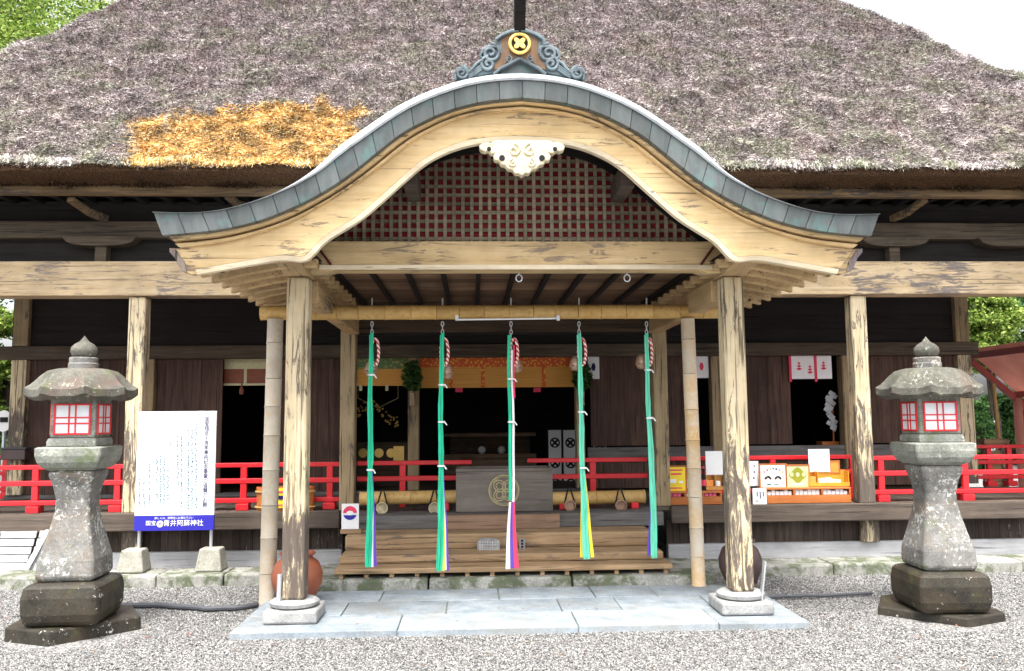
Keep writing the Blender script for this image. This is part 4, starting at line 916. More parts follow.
# ------------------------------------------------------------------ railings
def railing(xa_, xb_, y, posts, lab, base=DZ, low=True, tops=(1.12, .94, .72)):
    r_ = thing('railing', ((xa_+xb_)/2, y, base), lab, 'railing', 'red veranda railings')
    for k_, (z, h) in enumerate(zip(tops, (.05, .055, .05))):
        if k_ == 2 and not low: continue
        d = MB(); d.box(xa_, xb_, y-.03-.004*k_, y+.03+.004*k_, z-h/2, z+h/2); d.build('rail', 'red', r_, bevel=.006)
    for x in posts:
        d = MB(); d.box(x-.035, x+.035, y-.026, y+.026, base+(.06 if low else .0), tops[0]-.025); d.build('post', 'red', r_, bevel=.006)
        if low:
            d = MB(); d.box(x-.07, x+.07, y-.07, y+.07, base+.002, base+.075); d.build('foot_block', 'red', r_, bevel=.006)
YR = 10.0
rx = lambda px: aX(px, YR, 480)
railing(rx(-60), rx(127), YR, [rx(-40), rx(36), rx(118)], 'red railing section behind the left stone lantern')
railing(rx(150), rx(340), YR, [rx(170), rx(244), rx(330)], 'red railing section between the white signboard and the left rear porch post')
railing(rx(356), rx(472), YR+.1, [rx(402)], 'red railing section left of the offering box', low=False)
railing(rx(528), rx(649), YR+.1, [rx(594)], 'red railing section right of the offering box', low=False, tops=(1.13, .94, .72))
railing(aX(668, 10.4), aX(858, 10.4), 10.4, [aX(690, 10.4), aX(770, 10.4), aX(849, 10.4)], 'red railing section behind the charm display counter')
railing(rx(872), rx(1075), YR, [rx(881), rx(965), rx(1050)], 'red railing section behind the right stone lantern')
YS = 11.9
railing(aX(968, YS), 8.6, YS, [aX(985, YS), aX(1005, YS), 8.4], 'far red railing section beyond the right corner of the hall', tops=(1.17, .95, .74))
railing(-8.6, aX(18, YS), YS, [aX(9, YS), -8.4], 'far red railing section beyond the left corner of the hall', tops=(1.17, .95, .74))

# ------------------------------------------------------------------ blinds, curtains, interior
def panel(name, x0, x1, y0, y1, Y, mat, lab, cat, extra=None, group=None):
    a, b = at(x0, y1, Y), at(x1, y0, Y); t_ = thing(name, ((a[0]+b[0])/2, Y, a[2]), lab, cat, group)
    return t_, a, b
YI = YB+.1
t_, a, b = panel('reed_blind', 224, 270, 357, 385, YI, '', 'rolled brown reed blind with cream top in the left doorway', 'blind', group='reed blinds')
zm = at(240, 369, YI)[2]
d = MB(); d.box(a[0], b[0], YI-.01, YI+.01, zm, b[2]+.03); d.build('valance', 'cream_cloth', t_)
d = MB(); d.box(a[0], b[0], YI-.004, YI+.006, a[2], zm); d.build('reeds', 'reed_red', t_)
d = MB(); xm = aX(245, YI); d.box(xm-.02, xm+.02, YI-.012, YI-.006, a[2], zm); d.box(a[0], b[0], YI-.014, YI-.006, a[2]-.01, a[2]+.02); d.build('binding_strip', 'cream_cloth', t_)
d = MB(); q_ = at(242, 390, YI); d.lathe([(.03, -.06), (.035, .0), (.012, .05), (.008, .1)], 10, (q_[0], YI-.02, q_[2])); d.build('tassel', 'reed_red', t_)
t_, a, b = panel('reed_blind', 357, 408, 357, 386, YI, '', 'rolled orange reed blind with green brocade top in the doorway by the left rear post', 'blind', group='reed blinds')
zm = at(380, 369, YI)[2]
d = MB(); d.box(a[0], b[0], YI-.01, YI+.01, zm, b[2]+.03); d.build('valance', 'gbrocade', t_)
d = MB(); d.box(a[0], b[0], YI-.004, YI+.006, a[2], zm); d.build('reeds', 'reed', t_)
d = MB()
for px in (361, 387): q_ = at(px, 388, YI); d.box(q_[0]-.02, q_[0]+.02, YI-.03, YI-.015, q_[2]-.04, q_[2]+.04)
d.build('tassel', 'cream_cloth', t_)
t_, a, b = panel('reed_blind', 420, 574, 356, 388, YI, '', 'wide golden reed blind with red and gold brocade top over the main opening', 'blind', group='reed blinds')
zm = at(497, 367, YI)[2]
d = MB(); d.box(a[0], b[0], YI-.01, YI+.01, zm, b[2]+.03); d.build('valance', 'brocade', t_)
d = MB(); d.box(a[0], b[0], YI-.004, YI+.006, a[2], zm); d.build('reeds', 'reed', t_)
d = MB()
for px in (451, 483, 513, 544): x = aX(px, YI); d.box(x-.025, x+.025, YI-.012, YI-.0045, a[2], zm)
d.build('binding_strip', 'brocade', t_)
d = MB()
for px in (459, 537): q_ = at(px, 390, YI); d.box(q_[0]-.05, q_[0]+.05, YI-.03, YI-.01, q_[2]-.03, q_[2]+.03)
d.build('red_bow', 'cred', t_)
for i, (x0, x1, y0, y1, lab) in enumerate(((588, 599, 355, 379, 'small white curtain right of the golden blind'), (695, 708, 355, 378, 'narrow white curtain half hidden behind the right bamboo upright'))):
    t_, a, b = panel('door_curtain', x0, x1, y0, y1, YB-.06, '', lab, 'curtain', group='white door curtains')
    d = MB(); d.box(a[0], b[0], YB-.065, YB-.055, a[2], b[2]); d.build('cloth', 'cwhite', t_)
    d = MB(); q_ = at((x0+x1)/2, (y0+y1)/2, YB-.068); d.prism([(q_[0]+.03*math.cos(k_*1.05), q_[2]+.06*math.sin(k_*1.05)) for k_ in range(6)], YB-.071, YB-.067); d.build('crest', 'text_blue' if i == 0 else 'cred', t_)
t_, a, b = panel('door_curtain', 791, 833, 355, 379, YB-.06, '', 'white split curtain with red crests and purple bands in the right window', 'curtain', group='white door curtains')
for x0, x1 in ((791, 816), (818, 833)):
    d = MB(); d.box(aX(x0, YB-.06), aX(x1, YB-.06), YB-.065, YB-.055, a[2], b[2]); cl = d.build('cloth', 'cwhite', t_)
for px, py in ((799, 366), (810, 369.5), (823.5, 365.5)):
    d = MB(); q_ = at(px, py, YB-.068)
    for k_ in range(3): d.prism([(q_[0]+(.045-.012*k_)*math.cos(j_*1.571), q_[2]+(.02-.0*k_)*math.sin(j_*1.571)+(k_-1)*.04) for j_ in range(4)], YB-.0715, YB-.0675)
    d.build('crest', 'cred', t_)
d = MB()
for px in (791.5, 817): x = aX(px, YB-.07); d.box(x-.018, x+.018, YB-.075, YB-.067, a[2]-.04, b[2])
d.build('red_band', 'cred', t_)
# paper streamer in the right window
q_ = at(833, 410, YB+.25); gh = thing('paper_streamer', (q_[0], YB+.25, 1.2), 'white zigzag paper streamer standing inside the right window', 'streamer')
d = MB(); rn = random.Random(3)
for k_ in range(16):
    z = q_[2]+.26-.033*k_; x = q_[0]-.0+rn.uniform(-.05, .03)-.06*math.sin(k_/16*3.1); d.bar((x-.02, YB+.24+rn.uniform(-.03, .03), z), (x+.06, YB+.24+rn.uniform(-.03, .03), z-.05), .01, .06)
d.build('paper', 'paper', gh)
d = MB(); d.tube([(q_[0], YB+.27, .7), (q_[0], YB+.27, q_[2]+.28)], .012, 6); d.box(q_[0]-.2, q_[0]+.05, YB+.2, YB+.4, .64, 1.26); d.build('stand', 'case', gh)
# evergreen sprigs on the columns
def leaves(n, c, rad, size, sq=(1, 1, 1), dens=None):
    P_ = rng.normal(0, 1, (n, 3)); P_ /= np.linalg.norm(P_, axis=1)[:, None]; P_ *= (rng.random(n)**.45)[:, None]*rad; P_ *= np.array(sq); return P_+np.array(c)
def leafquads(P_, size, flat=.6):
    n = len(P_); a = rng.normal(0, 1, (n, 3)); a[:, 2] *= flat; a /= np.linalg.norm(a, axis=1)[:, None]; b = rng.normal(0, 1, (n, 3)); b -= a*(a*b).sum(1)[:, None]; b /= np.linalg.norm(b, axis=1)[:, None]
    s_ = (size*rng.uniform(.6, 1.3, n))[:, None]; a, b = a*s_, b*s_*.5
    return np.stack([P_-a, P_-b, P_+a, P_+b], 1).reshape(-1, 3), np.arange(4*n).reshape(-1, 4)
for i, (px, lab) in enumerate(((412, 'dark evergreen sprig on the column left of the golden blind'), (582, 'dark evergreen sprig on the column right of the golden blind'))):
    c = at(px, 376, YB-.2); o_ = thing('evergreen_sprig', c, lab, 'sprig', 'evergreen sprigs')
    V, Fq = leafquads(leaves(700, c, .17, 1, (.8, .6, 1.3)), .035); raw_mesh('leaves', V, Fq, 'leaf_dark', o_)
    d = MB(); d.tube([(c[0], c[1], c[2]-.32), (c[0], c[1], c[2]+.1)], .012, 6); d.box(c[0]-.03, c[0]+.03, c[1]-.01, c[1]+.03, c[2]-.4, c[2]-.2); d.build('stem', 'post_dark', o_)
# folding screens and altar inside
for i, (x0, x1, y0, y1, Y, lab) in enumerate(((549, 561, 430, 486, 13.6, 'narrow pale crested screen, leftmost inside the dark hall'), (564, 577, 430, 486, 13.5, 'pale crested screen inside the hall left of the fourth bell rope'), (594, 606, 432, 486, 13.4, 'pale crested screen inside the hall right of the fourth bell rope'))):
    a, b = at(x0, y1, Y), at(x1, y0, Y); s_ = thing('crested_screen', ((a[0]+b[0])/2, Y, .64), lab, 'screen', 'crested screens inside the hall')
    d = MB(); d.box(a[0], b[0], Y, Y+.03, .641, b[2]); d.build('panel', 'white', s_)
    d = MB(); d.box(a[0]-.02, a[0]-.001, Y-.01, Y+.04, .641, b[2]+.02); d.box(b[0]+.001, b[0]+.02, Y-.01, Y+.04, .641, b[2]+.02); d.build('frame', 'black', s_)
    for k_ in range(3):
        d = MB(); z = b[2]-.2-.32*k_; xc = (a[0]+b[0])/2
        d.tube([(xc+.07*math.cos(j_*math.pi/8), Y-.004, z+.07*math.sin(j_*math.pi/8)) for j_ in range(16)], .012, 6, closed=True)
        for an in (.785, 2.356): d.bar((xc-.06*math.cos(an), Y-.004, z-.06*math.sin(an)), (xc+.06*math.cos(an), Y-.004, z+.06*math.sin(an)), .012, .03)
        d.build('crest', 'black', s_)
al = thing('altar_table', at(380, 470, 13.), 'dark altar table with gold fittings behind the left rear porch post', 'altar')
a, b = at(357, 490, 13), at(407, 442, 13)
d = MB(); d.box(a[0], b[0], 13.0, 13.6, .642, b[2]); d.build('cabinet', 'dark_brown', al)
for px in (363, 379, 391): d = MB(); disc(d, px, 453, 12.99, .07); d.build('gold_fitting', 'gold', al)
d = MB(); x = aX(399, 12.99); d.box(x-.08, x+.08, 12.985, 12.999, aZ(460, 13), aZ(445, 13)); d.build('gold_fitting', 'gold', al)
gd = thing('gold_garland', at(378, 405, 12.8), 'gold beaded garland hanging inside the left doorway', 'garland')
d = MB(); rn = random.Random(5)
for k_ in range(70):
    u = rn.random(); q_ = at(358+u*40, 412-9*math.sin(u*5)+rn.uniform(-4, 6), 12.8); d.sphere(q_, .016, 6, 4)
d.build('beads', 'gold', gd)
d = MB(); d.tube([at(358, 398, 12.8), at(378, 408, 12.8), at(398, 398, 12.8)], .008, 6); d.tube([at(358, 398, 12.8), np.array(at(358, 398, 12.8))+[0, 0, 1.5]], .006, 5); d.tube([at(398, 398, 12.8), np.array(at(398, 398, 12.8))+[0, 0, 1.5]], .006, 5); d.build('string', 'old_gold', gd)
ia = thing('inner_altar', at(490, 470, 15), 'dim inner altar far inside the main opening', 'altar')
a, b = at(450, 470, 15.5), at(530, 436, 15.5)
d = MB(); d.box(a[0], b[0], 15.5, 16.2, .642, b[2]); d.build('cabinet', 'dark_brown', ia)
d = MB(); d.box(a[0]-.1, b[0]+.1, 15.35, 15.495, .642, 1.0); d.box(a[0]-.1, b[0]+.1, 15.4, 16.3, b[2]+.001, b[2]+.06); d.build('shelf', 'plinth', ia)
d = MB(); q_ = at(482, 452, 15.3); d.sphere((q_[0], 15.38, 1.07), .07, 10, 8); d.sphere((q_[0]+.35, 15.38, 1.07), .07, 10, 8); d.build('vessel', 'white', ia, smooth=True)

# ------------------------------------------------------------------ charm counter
YC = 9.88
def case(x0, x1, y0, y1, lab, ncomp, fill, Y=YC, mat='case'):
    a, b = at(x0, y1, Y), at(x1, y0, Y); c_ = thing('display_case', ((a[0]+b[0])/2, Y, DZ), lab, 'display case', 'display cases on the charm counter')
    zb_ = DZ+.004; zt = b[2]; th = .022
    d = MB(); d.box(a[0], b[0], Y, Y+.3, zb_, zb_+.09); d.box(a[0], b[0], Y, Y+.3, zt-th, zt); d.box(a[0], b[0], Y+.28, Y+.3, zb_+.091, zt-th-.001)
    for k_ in range(ncomp+1): x = a[0]+(b[0]-a[0]-th)*k_/ncomp; d.box(x, x+th, Y+.001, Y+.279, zb_+.091, zt-th-.001)
    d.build('case_body', mat, c_, bevel=.004)
    rn = random.Random(int(x0))
    for k_ in range(ncomp):
        xs0 = a[0]+(b[0]-a[0]-th)*k_/ncomp+th+.01; xs1 = a[0]+(b[0]-a[0]-th)*(k_+1)/ncomp-.01; m_ = fill[k_ % len(fill)]
        d = MB(); x = xs0
        while x < xs1-.03: d.box(x, min(xs1, x+.045), Y+.03, Y+.2, zb_+.092, zb_+.092+rn.uniform(.035, .075)); x += .05
        d.build('charm_packets', m_, c_, bevel=.006)
    return c_
MT['pinkp'] = plain('pink_packets', (.75, .12, .25), .5, .4, var=.3, scale=40)
MT['orange'] = plain('orange_card', (.85, .3, .06), .5, .4, var=.2, scale=20)
MT['amber'] = plain('amber_box', (.62, .3, .03), .5, .4, var=.15, scale=12)
MT['olive'] = plain('olive_print', (.24, .26, .02), .6, .3, var=.1)
MT['palegreen'] = plain('pale_green_print', (.46, .52, .3), .6, .3, var=.05)
MT['lemon'] = plain('yellow_print', (.85, .66, .03), .5, .4, var=.1)
MT['tealtext'] = plain('teal_print', (.015, .13, .17), .6, .3)
case(667, 722, 491, 509, 'orange wooden display case with pink charms, left of the right porch post', 3, ['pinkp', 'cwhite', 'pinkp'])
case(766, 851, 487, 507, 'orange wooden display case with three compartments right of the right porch post', 3, ['cwhite', 'white', 'paper'])
def card(name, x0, x1, y0, y1, Y, mat, lab, cat, frame=None, group=None):
    a, b = at(x0, y1, Y), at(x1, y0, Y); t_ = thing(name, ((a[0]+b[0])/2, Y, a[2]), lab, cat, group)
    d = MB(); d.box(a[0], b[0], Y-.006, Y+.006, a[2], b[2]); d.build('card', mat, t_)
    d = MB(); xc = (a[0]+b[0])/2; d.bar((xc, Y+.008, a[2]+.75*(b[2]-a[2])), (xc, Y+.13, a[2]), .03, .008); d.build('prop', 'case', t_)
    if frame:
        d = MB(); f = .018
        d.box(a[0]-f, b[0]+f, Y-.01, Y+.01, b[2]+.001, b[2]+f); d.box(a[0]-f, b[0]+f, Y-.01, Y+.01, a[2]-f, a[2]-.001); d.box(a[0]-f, a[0]-.001, Y-.01, Y+.01, a[2], b[2]); d.box(b[0]+.001, b[0]+f, Y-.01, Y+.01, a[2], b[2]); d.build('frame', frame, t_, bevel=.003)
    return t_, a, b, Y
def marks(t_, name, mat, pts, Y):   # little printed bars given as (px, py, w, h) in pixels
    d = MB()
    for x, y, w_, h_ in pts:
        a, b = at(x-w_/2, y+h_/2, Y), at(x+w_/2, y-h_/2, Y); d.box(a[0], b[0], Y-.0075, Y-.0065, a[2], b[2])
    return d.build(name, mat, t_)
t_, a, b, Y = card('poster', 667, 685, 467, 491, YC+.12, 'lemon', 'yellow and red printed poster at left end of the charm counter', 'poster', 'case')
marks(t_, 'red_print', 'cred', [(676, 470, 13, 1.6), (676, 474, 11, 1.8), (676, 488, 12, 1.4)], Y); marks(t_, 'white_print', 'white', [(673, 481, 6, 4), (681, 482, 4, 2)], Y)
t_, a, b, Y = card('card_stand', 706, 724, 451, 475, YC+.2, 'white', 'tall blank white card left of the right porch post', 'card'); 
t_, a, b, Y = card('card_stand', 750, 758, 461, 486, YC+.2, 'white', 'narrow white notice just right of the right porch post', 'card'); marks(t_, 'lettering', 'text_blue', [(754, 466, 1, 2), (754, 472, 1, 2.5), (753.5, 478, 1.5, 1.5)], Y)
t_, a, b, Y = card('card_stand', 753, 766, 488, 506, YC-.05, 'white', 'lower white notice standing on the veranda edge by the right porch post', 'card'); marks(t_, 'lettering', 'text_blue', [(757, 494, .9, 5), (760, 495, .9, 7), (763, 494, .9, 5), (757, 501, 2, 1)], Y)
t_, a, b, Y = card('poster', 761, 785, 465, 487, YC+.12, 'white', 'white poster with coloured letters above two dark arcs', 'poster', 'case')
for k_, (mt_, x, y) in enumerate((('pinkp', 764, 472), ('cred', 767, 470), ('orange', 770, 469), ('tealtext', 773, 468.5), ('text_blue', 776, 469), ('pinkp', 779, 470), ('orange', 782, 472))): marks(t_, 'letter_print', mt_, [(x, y, 1.7, 1.9)], Y)
d = MB()
for cx_ in (768, 778):
    pts = [at(cx_-3.+6*q_/6, 478-2.2*math.sin(q_/6*3.14)+(.8 if cx_ < 773 else .8), Y-.008) for q_ in range(7)]; d.tube(pts, .011, 6)
d.build('dark_arc', 'black', t_); marks(t_, 'teal_print', 'tealtext', [(769, 484.5, 4, 1.6), (776, 484.7, 5, 1.2)], Y)
t_, a, b, Y = card('poster', 787, 808, 466, 487, YC+.12, 'palegreen', 'pale green poster with a rounded olive emblem', 'poster', 'case')
q_ = at(797.5, 475, Y); d = MB(); o = []
for k_ in range(40):
    an = k_/40*2*math.pi; r_ = .088*(1+.12*math.cos(4*an)); o.append((q_[0]+r_*1.05*math.cos(an), q_[2]+r_*.92*math.sin(an)))
d.prism(o, Y-.0075, Y-.0065); d.build('emblem', 'olive', t_)
d = MB()
for px in (791.5, 797.5, 803.5): c = at(px, 474.5, Y); d.prism([(c[0]+.022*math.cos(k_*.524), c[2]+.026*math.sin(k_*.524)) for k_ in range(12)], Y-.009, Y-.008)
d.build('emblem_spot', 'palegreen', t_); marks(t_, 'base_line', 'white', [(797.5, 484, 12, 1.4)], Y)
t_, a, b, Y = card('card_stand', 809, 829, 449, 472, YC+.2, 'white', 'tall blank white card above the amber box', 'card')
t_, a, b, Y = card('poster', 831, 838, 462, 472, YC+.22, 'orange', 'small red orange framed print at right end of the charm counter', 'poster', 'case')
def tray(x0, x1, y0, y1, Y, lab, split):
    a, b = at(x0, y1, Y), at(x1, y0, Y); t_ = thing('charm_box', ((a[0]+b[0])/2, Y, a[2]), lab, 'box', 'open boxes on the charm counter')
    d = MB(); d.box(a[0], b[0], Y+.12, Y+.135, a[2], b[2]); d.box(a[0], b[0], Y, Y+.119, a[2], a[2]+.012); d.box(a[0], b[0], Y-.012, Y-.001, a[2], a[2]+.045)
    for x in (a[0], a[0]+(b[0]-a[0])*split, b[0]-.012): d.box(x, x+.012, Y, Y+.119, a[2]+.013, b[2]-.005)
    d.build('box_body', 'amber' if split < .4 else 'case_light', t_, bevel=.003)
    d = MB(); x = a[0]+(b[0]-a[0])*split+.02
    while x < b[0]-.09: d.box(x, x+.05, Y+.02, Y+.09, a[2]+.014, a[2]+random.uniform(.06, .1)); x += .055
    d.build('charm_packets', 'cwhite', t_, bevel=.005)
    d = MB(); d.box(a[0]+.015, a[0]+(b[0]-a[0])*split-.01, Y+.02, Y+.1, a[2]+.014, a[2]+.11); d.build('orange_packets', 'orange', t_, bevel=.005)
tray(809, 849, 470.5, 486.5, YC+.1, 'open amber box of white charms on the right display case', .22)
tray(706, 726, 474.5, 490, YC+.1, 'open pale wooden box beside the right porch post', .45)
bt = thing('bottle', at(704, 489, YC+.12), 'dark bottle with red label standing by the yellow poster', 'bottle')
c = at(704, 490, YC+.12); d = MB(); d.lathe([(.028, 0), (.03, .01), (.03, .15), (.012, .2), (.012, .25)], 14, c); d.build('glass', 'black', bt, smooth=True)
d = MB(); d.lathe([(.031, .05), (.0315, .06), (.0315, .11), (.031, .12)], 14, c); d.build('paper_label', 'cred', bt); d = MB(); d.lathe([(.014, .251), (.014, .275)], 12, c); d.build('cap', 'cred', bt)
for i, (x0, x1, y0, y1, dy, mt_, lab) in enumerate(((686, 694, 474, 491, .16, 'pinkp', 'small pink charm box beside the yellow poster'), (695, 701, 478, 491, .14, 'white', 'small white charm box between the pink box and the dark bottle'), (727, 733, 480, 490, .12, 'lemon', 'small yellow charm box half hidden behind the right porch post'), (842, 849, 476, 487, .24, 'cred', 'small red charm box at the right end behind the amber box'))):
    a, b = at(x0, y1, YC+dy), at(x1, y0, YC+dy); t_ = thing('charm_pack', ((a[0]+b[0])/2, YC+dy, a[2]), lab, 'charm box', 'small charm boxes on the counter')
    d = MB(); d.box(a[0], b[0], YC+dy, YC+dy+.05, a[2], b[2]); d.build('carton', mt_, t_, bevel=.003)
    d = MB(); d.box(a[0]+.01, b[0]-.01, YC+dy-.002, YC+dy-.0005, a[2]+.03, a[2]+(b[2]-a[2])*.7); d.build('paper_label', 'white' if mt_ != 'white' else 'cred', t_)
# tub behind the left post
c = at(288, 512, 9.98); tb = thing('wooden_tub', (c[0], 9.82, DZ), 'orange brown wooden tub on the veranda behind the left porch post', 'tub')
d = MB(); n = 26; r_ = .325; yb_ = 9.82+.0
d.lathe([(r_*.97, 0.004), (r_, .27), (r_-.03, .27), (r_-.04, .03)], n, (c[0], 0, DZ)); d.v = [(x, 9.83+y*.42, z) for x, y, z in d.v]; d.build('staves', 'case', tb)
d = MB()
for z in (.05, .22): d.tube([(c[0]+(r_+.006)*math.cos(k_*math.pi/16), 9.83+.42*(r_+.006)*math.sin(k_*math.pi/16), DZ+z) for k_ in range(32)], .01, 6, closed=True)
d.build('hoop', 'bamboo', tb)
nt_ = thing('yellow_notice', at(281, 506, 9.66), 'small yellow notice with red and blue print leaning on the wooden tub', 'notice')
a, b = at(272, 508, 9.67), at(285.5, 488, 9.67); d = MB(); d.box(a[0], b[0], 9.67, 9.68, max(a[2], .63), b[2]); d.build('card', 'lemon', nt_)
for m_, pts in (('cred', [(279, 492, 9, 1.8), (279, 505, 9, 1.2)]), ('text_blue', [(281, 497.5, 5, 4)])): marks(nt_, 'print', m_, pts, 9.67)

# ------------------------------------------------------------------ signboard
YG = 8.93
sg = thing('signboard', at(175, 573, YG), 'large white information board with blue footer band on two poles', 'signboard')
a, b = at(134, 531, YG), at(216.5, 411, YG)
zs = at(134, 516, YG)[2]
d = MB(); d.box(a[0], b[0], YG, YG+.03, zs, b[2]); d.build('board', 'white', sg, bevel=.003)
d = MB(); d.box(a[0], b[0], YG-.001, YG+.03, a[2], zs-.001); d.build('footer_band', 'blue', sg)
d = MB()
for px in (139, 211): x = aX(px, YG+.05, 545); d.tube([(x, YG+.05, .2), (x, YG+.05, b[2]-.1)], .017, 10)
d.build('pole', 'metal', sg, smooth=True)
for px in (133.5, 211):
    x = aX(px, YG, 560); d = MB(); w0, w1 = .135, .1; z0_, z1_ = .122, at(133, 549, YG)[2]
    d.add([(x-w0, YG-.1, z0_), (x+w0, YG-.1, z0_), (x+w0, YG+.15, z0_), (x-w0, YG+.15, z0_), (x-w1, YG-.07, z1_), (x+w1, YG-.07, z1_), (x+w1, YG+.12, z1_), (x-w1, YG+.12, z1_)], [(3, 2, 1, 0), (4, 5, 6, 7), (0, 1, 5, 4), (1, 2, 6, 5), (2, 3, 7, 6), (3, 0, 4, 7)])
    d.build('concrete_foot', 'concrete', sg, bevel=.015)
hd = '国宝指定十周年奉祝記念事業ご協賛のお願い'
hx = aX(206, YG, 460); z_top = at(206, 417, YG)[2]; z_bot = at(206, 512, YG)[2]; step = (z_top-z_bot)/len(hd)
text('heading_lettering', '\n'.join(hd), step*1.06, (hx, YG-.003, z_top), 'text_blue', sg, spacing=1/1.06)
text('shrine_name', '青井阿蘇神社', .067, (aX(183.5, YG, 523), YG-.004, at(180, 520, YG)[2]), 'white', sg)
text('footer_prefix', '国宝', .052, (aX(151, YG, 523), YG-.004, at(153, 520.8, YG)[2]), 'white', sg)
text('footer_line', '詳しくは、当神社にお尋ね下さい', .026, (aX(174, YG, 523), YG-.004, at(173, 516.8, YG)[2]), 'white', sg)
c = at(160, 524, YG-.003); d = MB()
for rr in (.03, .018): d.tube([(c[0]+rr*math.cos(k_*math.pi/10), YG-.003, c[2]+rr*math.sin(k_*math.pi/10)) for k_ in range(20)], .004, 5, closed=True)
for k_ in range(4): an = .785+k_*1.571; d.sphere((c[0]+.013*math.cos(an), YG-.003, c[2]+.013*math.sin(an)), .006, 8, 5)
d.build('footer_crest', 'white', sg)
rn = random.Random(11); d1 = MB()
for px, y0, y1, big in ((196, 424, 508, 0), (192, 430, 508, 0), (188.5, 427, 508, 0), (181.5, 436, 508, 0), (178, 436, 486, 0), (171, 441, 448, 0), (168, 470, 500, 0), (164, 456, 506, 0), (160.5, 456, 503, 0), (157, 456, 500, 0), (149.5, 464, 506, 0), (144, 478, 508, 1), (139.5, 476, 508, 1)):
    y = y0
    while y < y1:
        if rn.random() < .93:
            mi_ = 1 if (y > 480 or rn.random() < .35) else 0
            for _ in range(3):
                xx, yy = px+rn.uniform(-.7, .7), y+rn.uniform(0, 1.6); v_ = rn.random() < .5
                p0, p1 = at(xx-(.26 if v_ else .9), yy+(.95 if v_ else .24), YG), at(xx+(.26 if v_ else .9), yy-(.95 if v_ else .24), YG)
                d1.box(p0[0], p1[0], YG-.0016-.0004*_, YG-.001, p0[2], p1[2], mi_)
        y += 2.5
d1.build('body_text', ['text_light', 'tealtext'], sg)['kind'] = 'stuff'

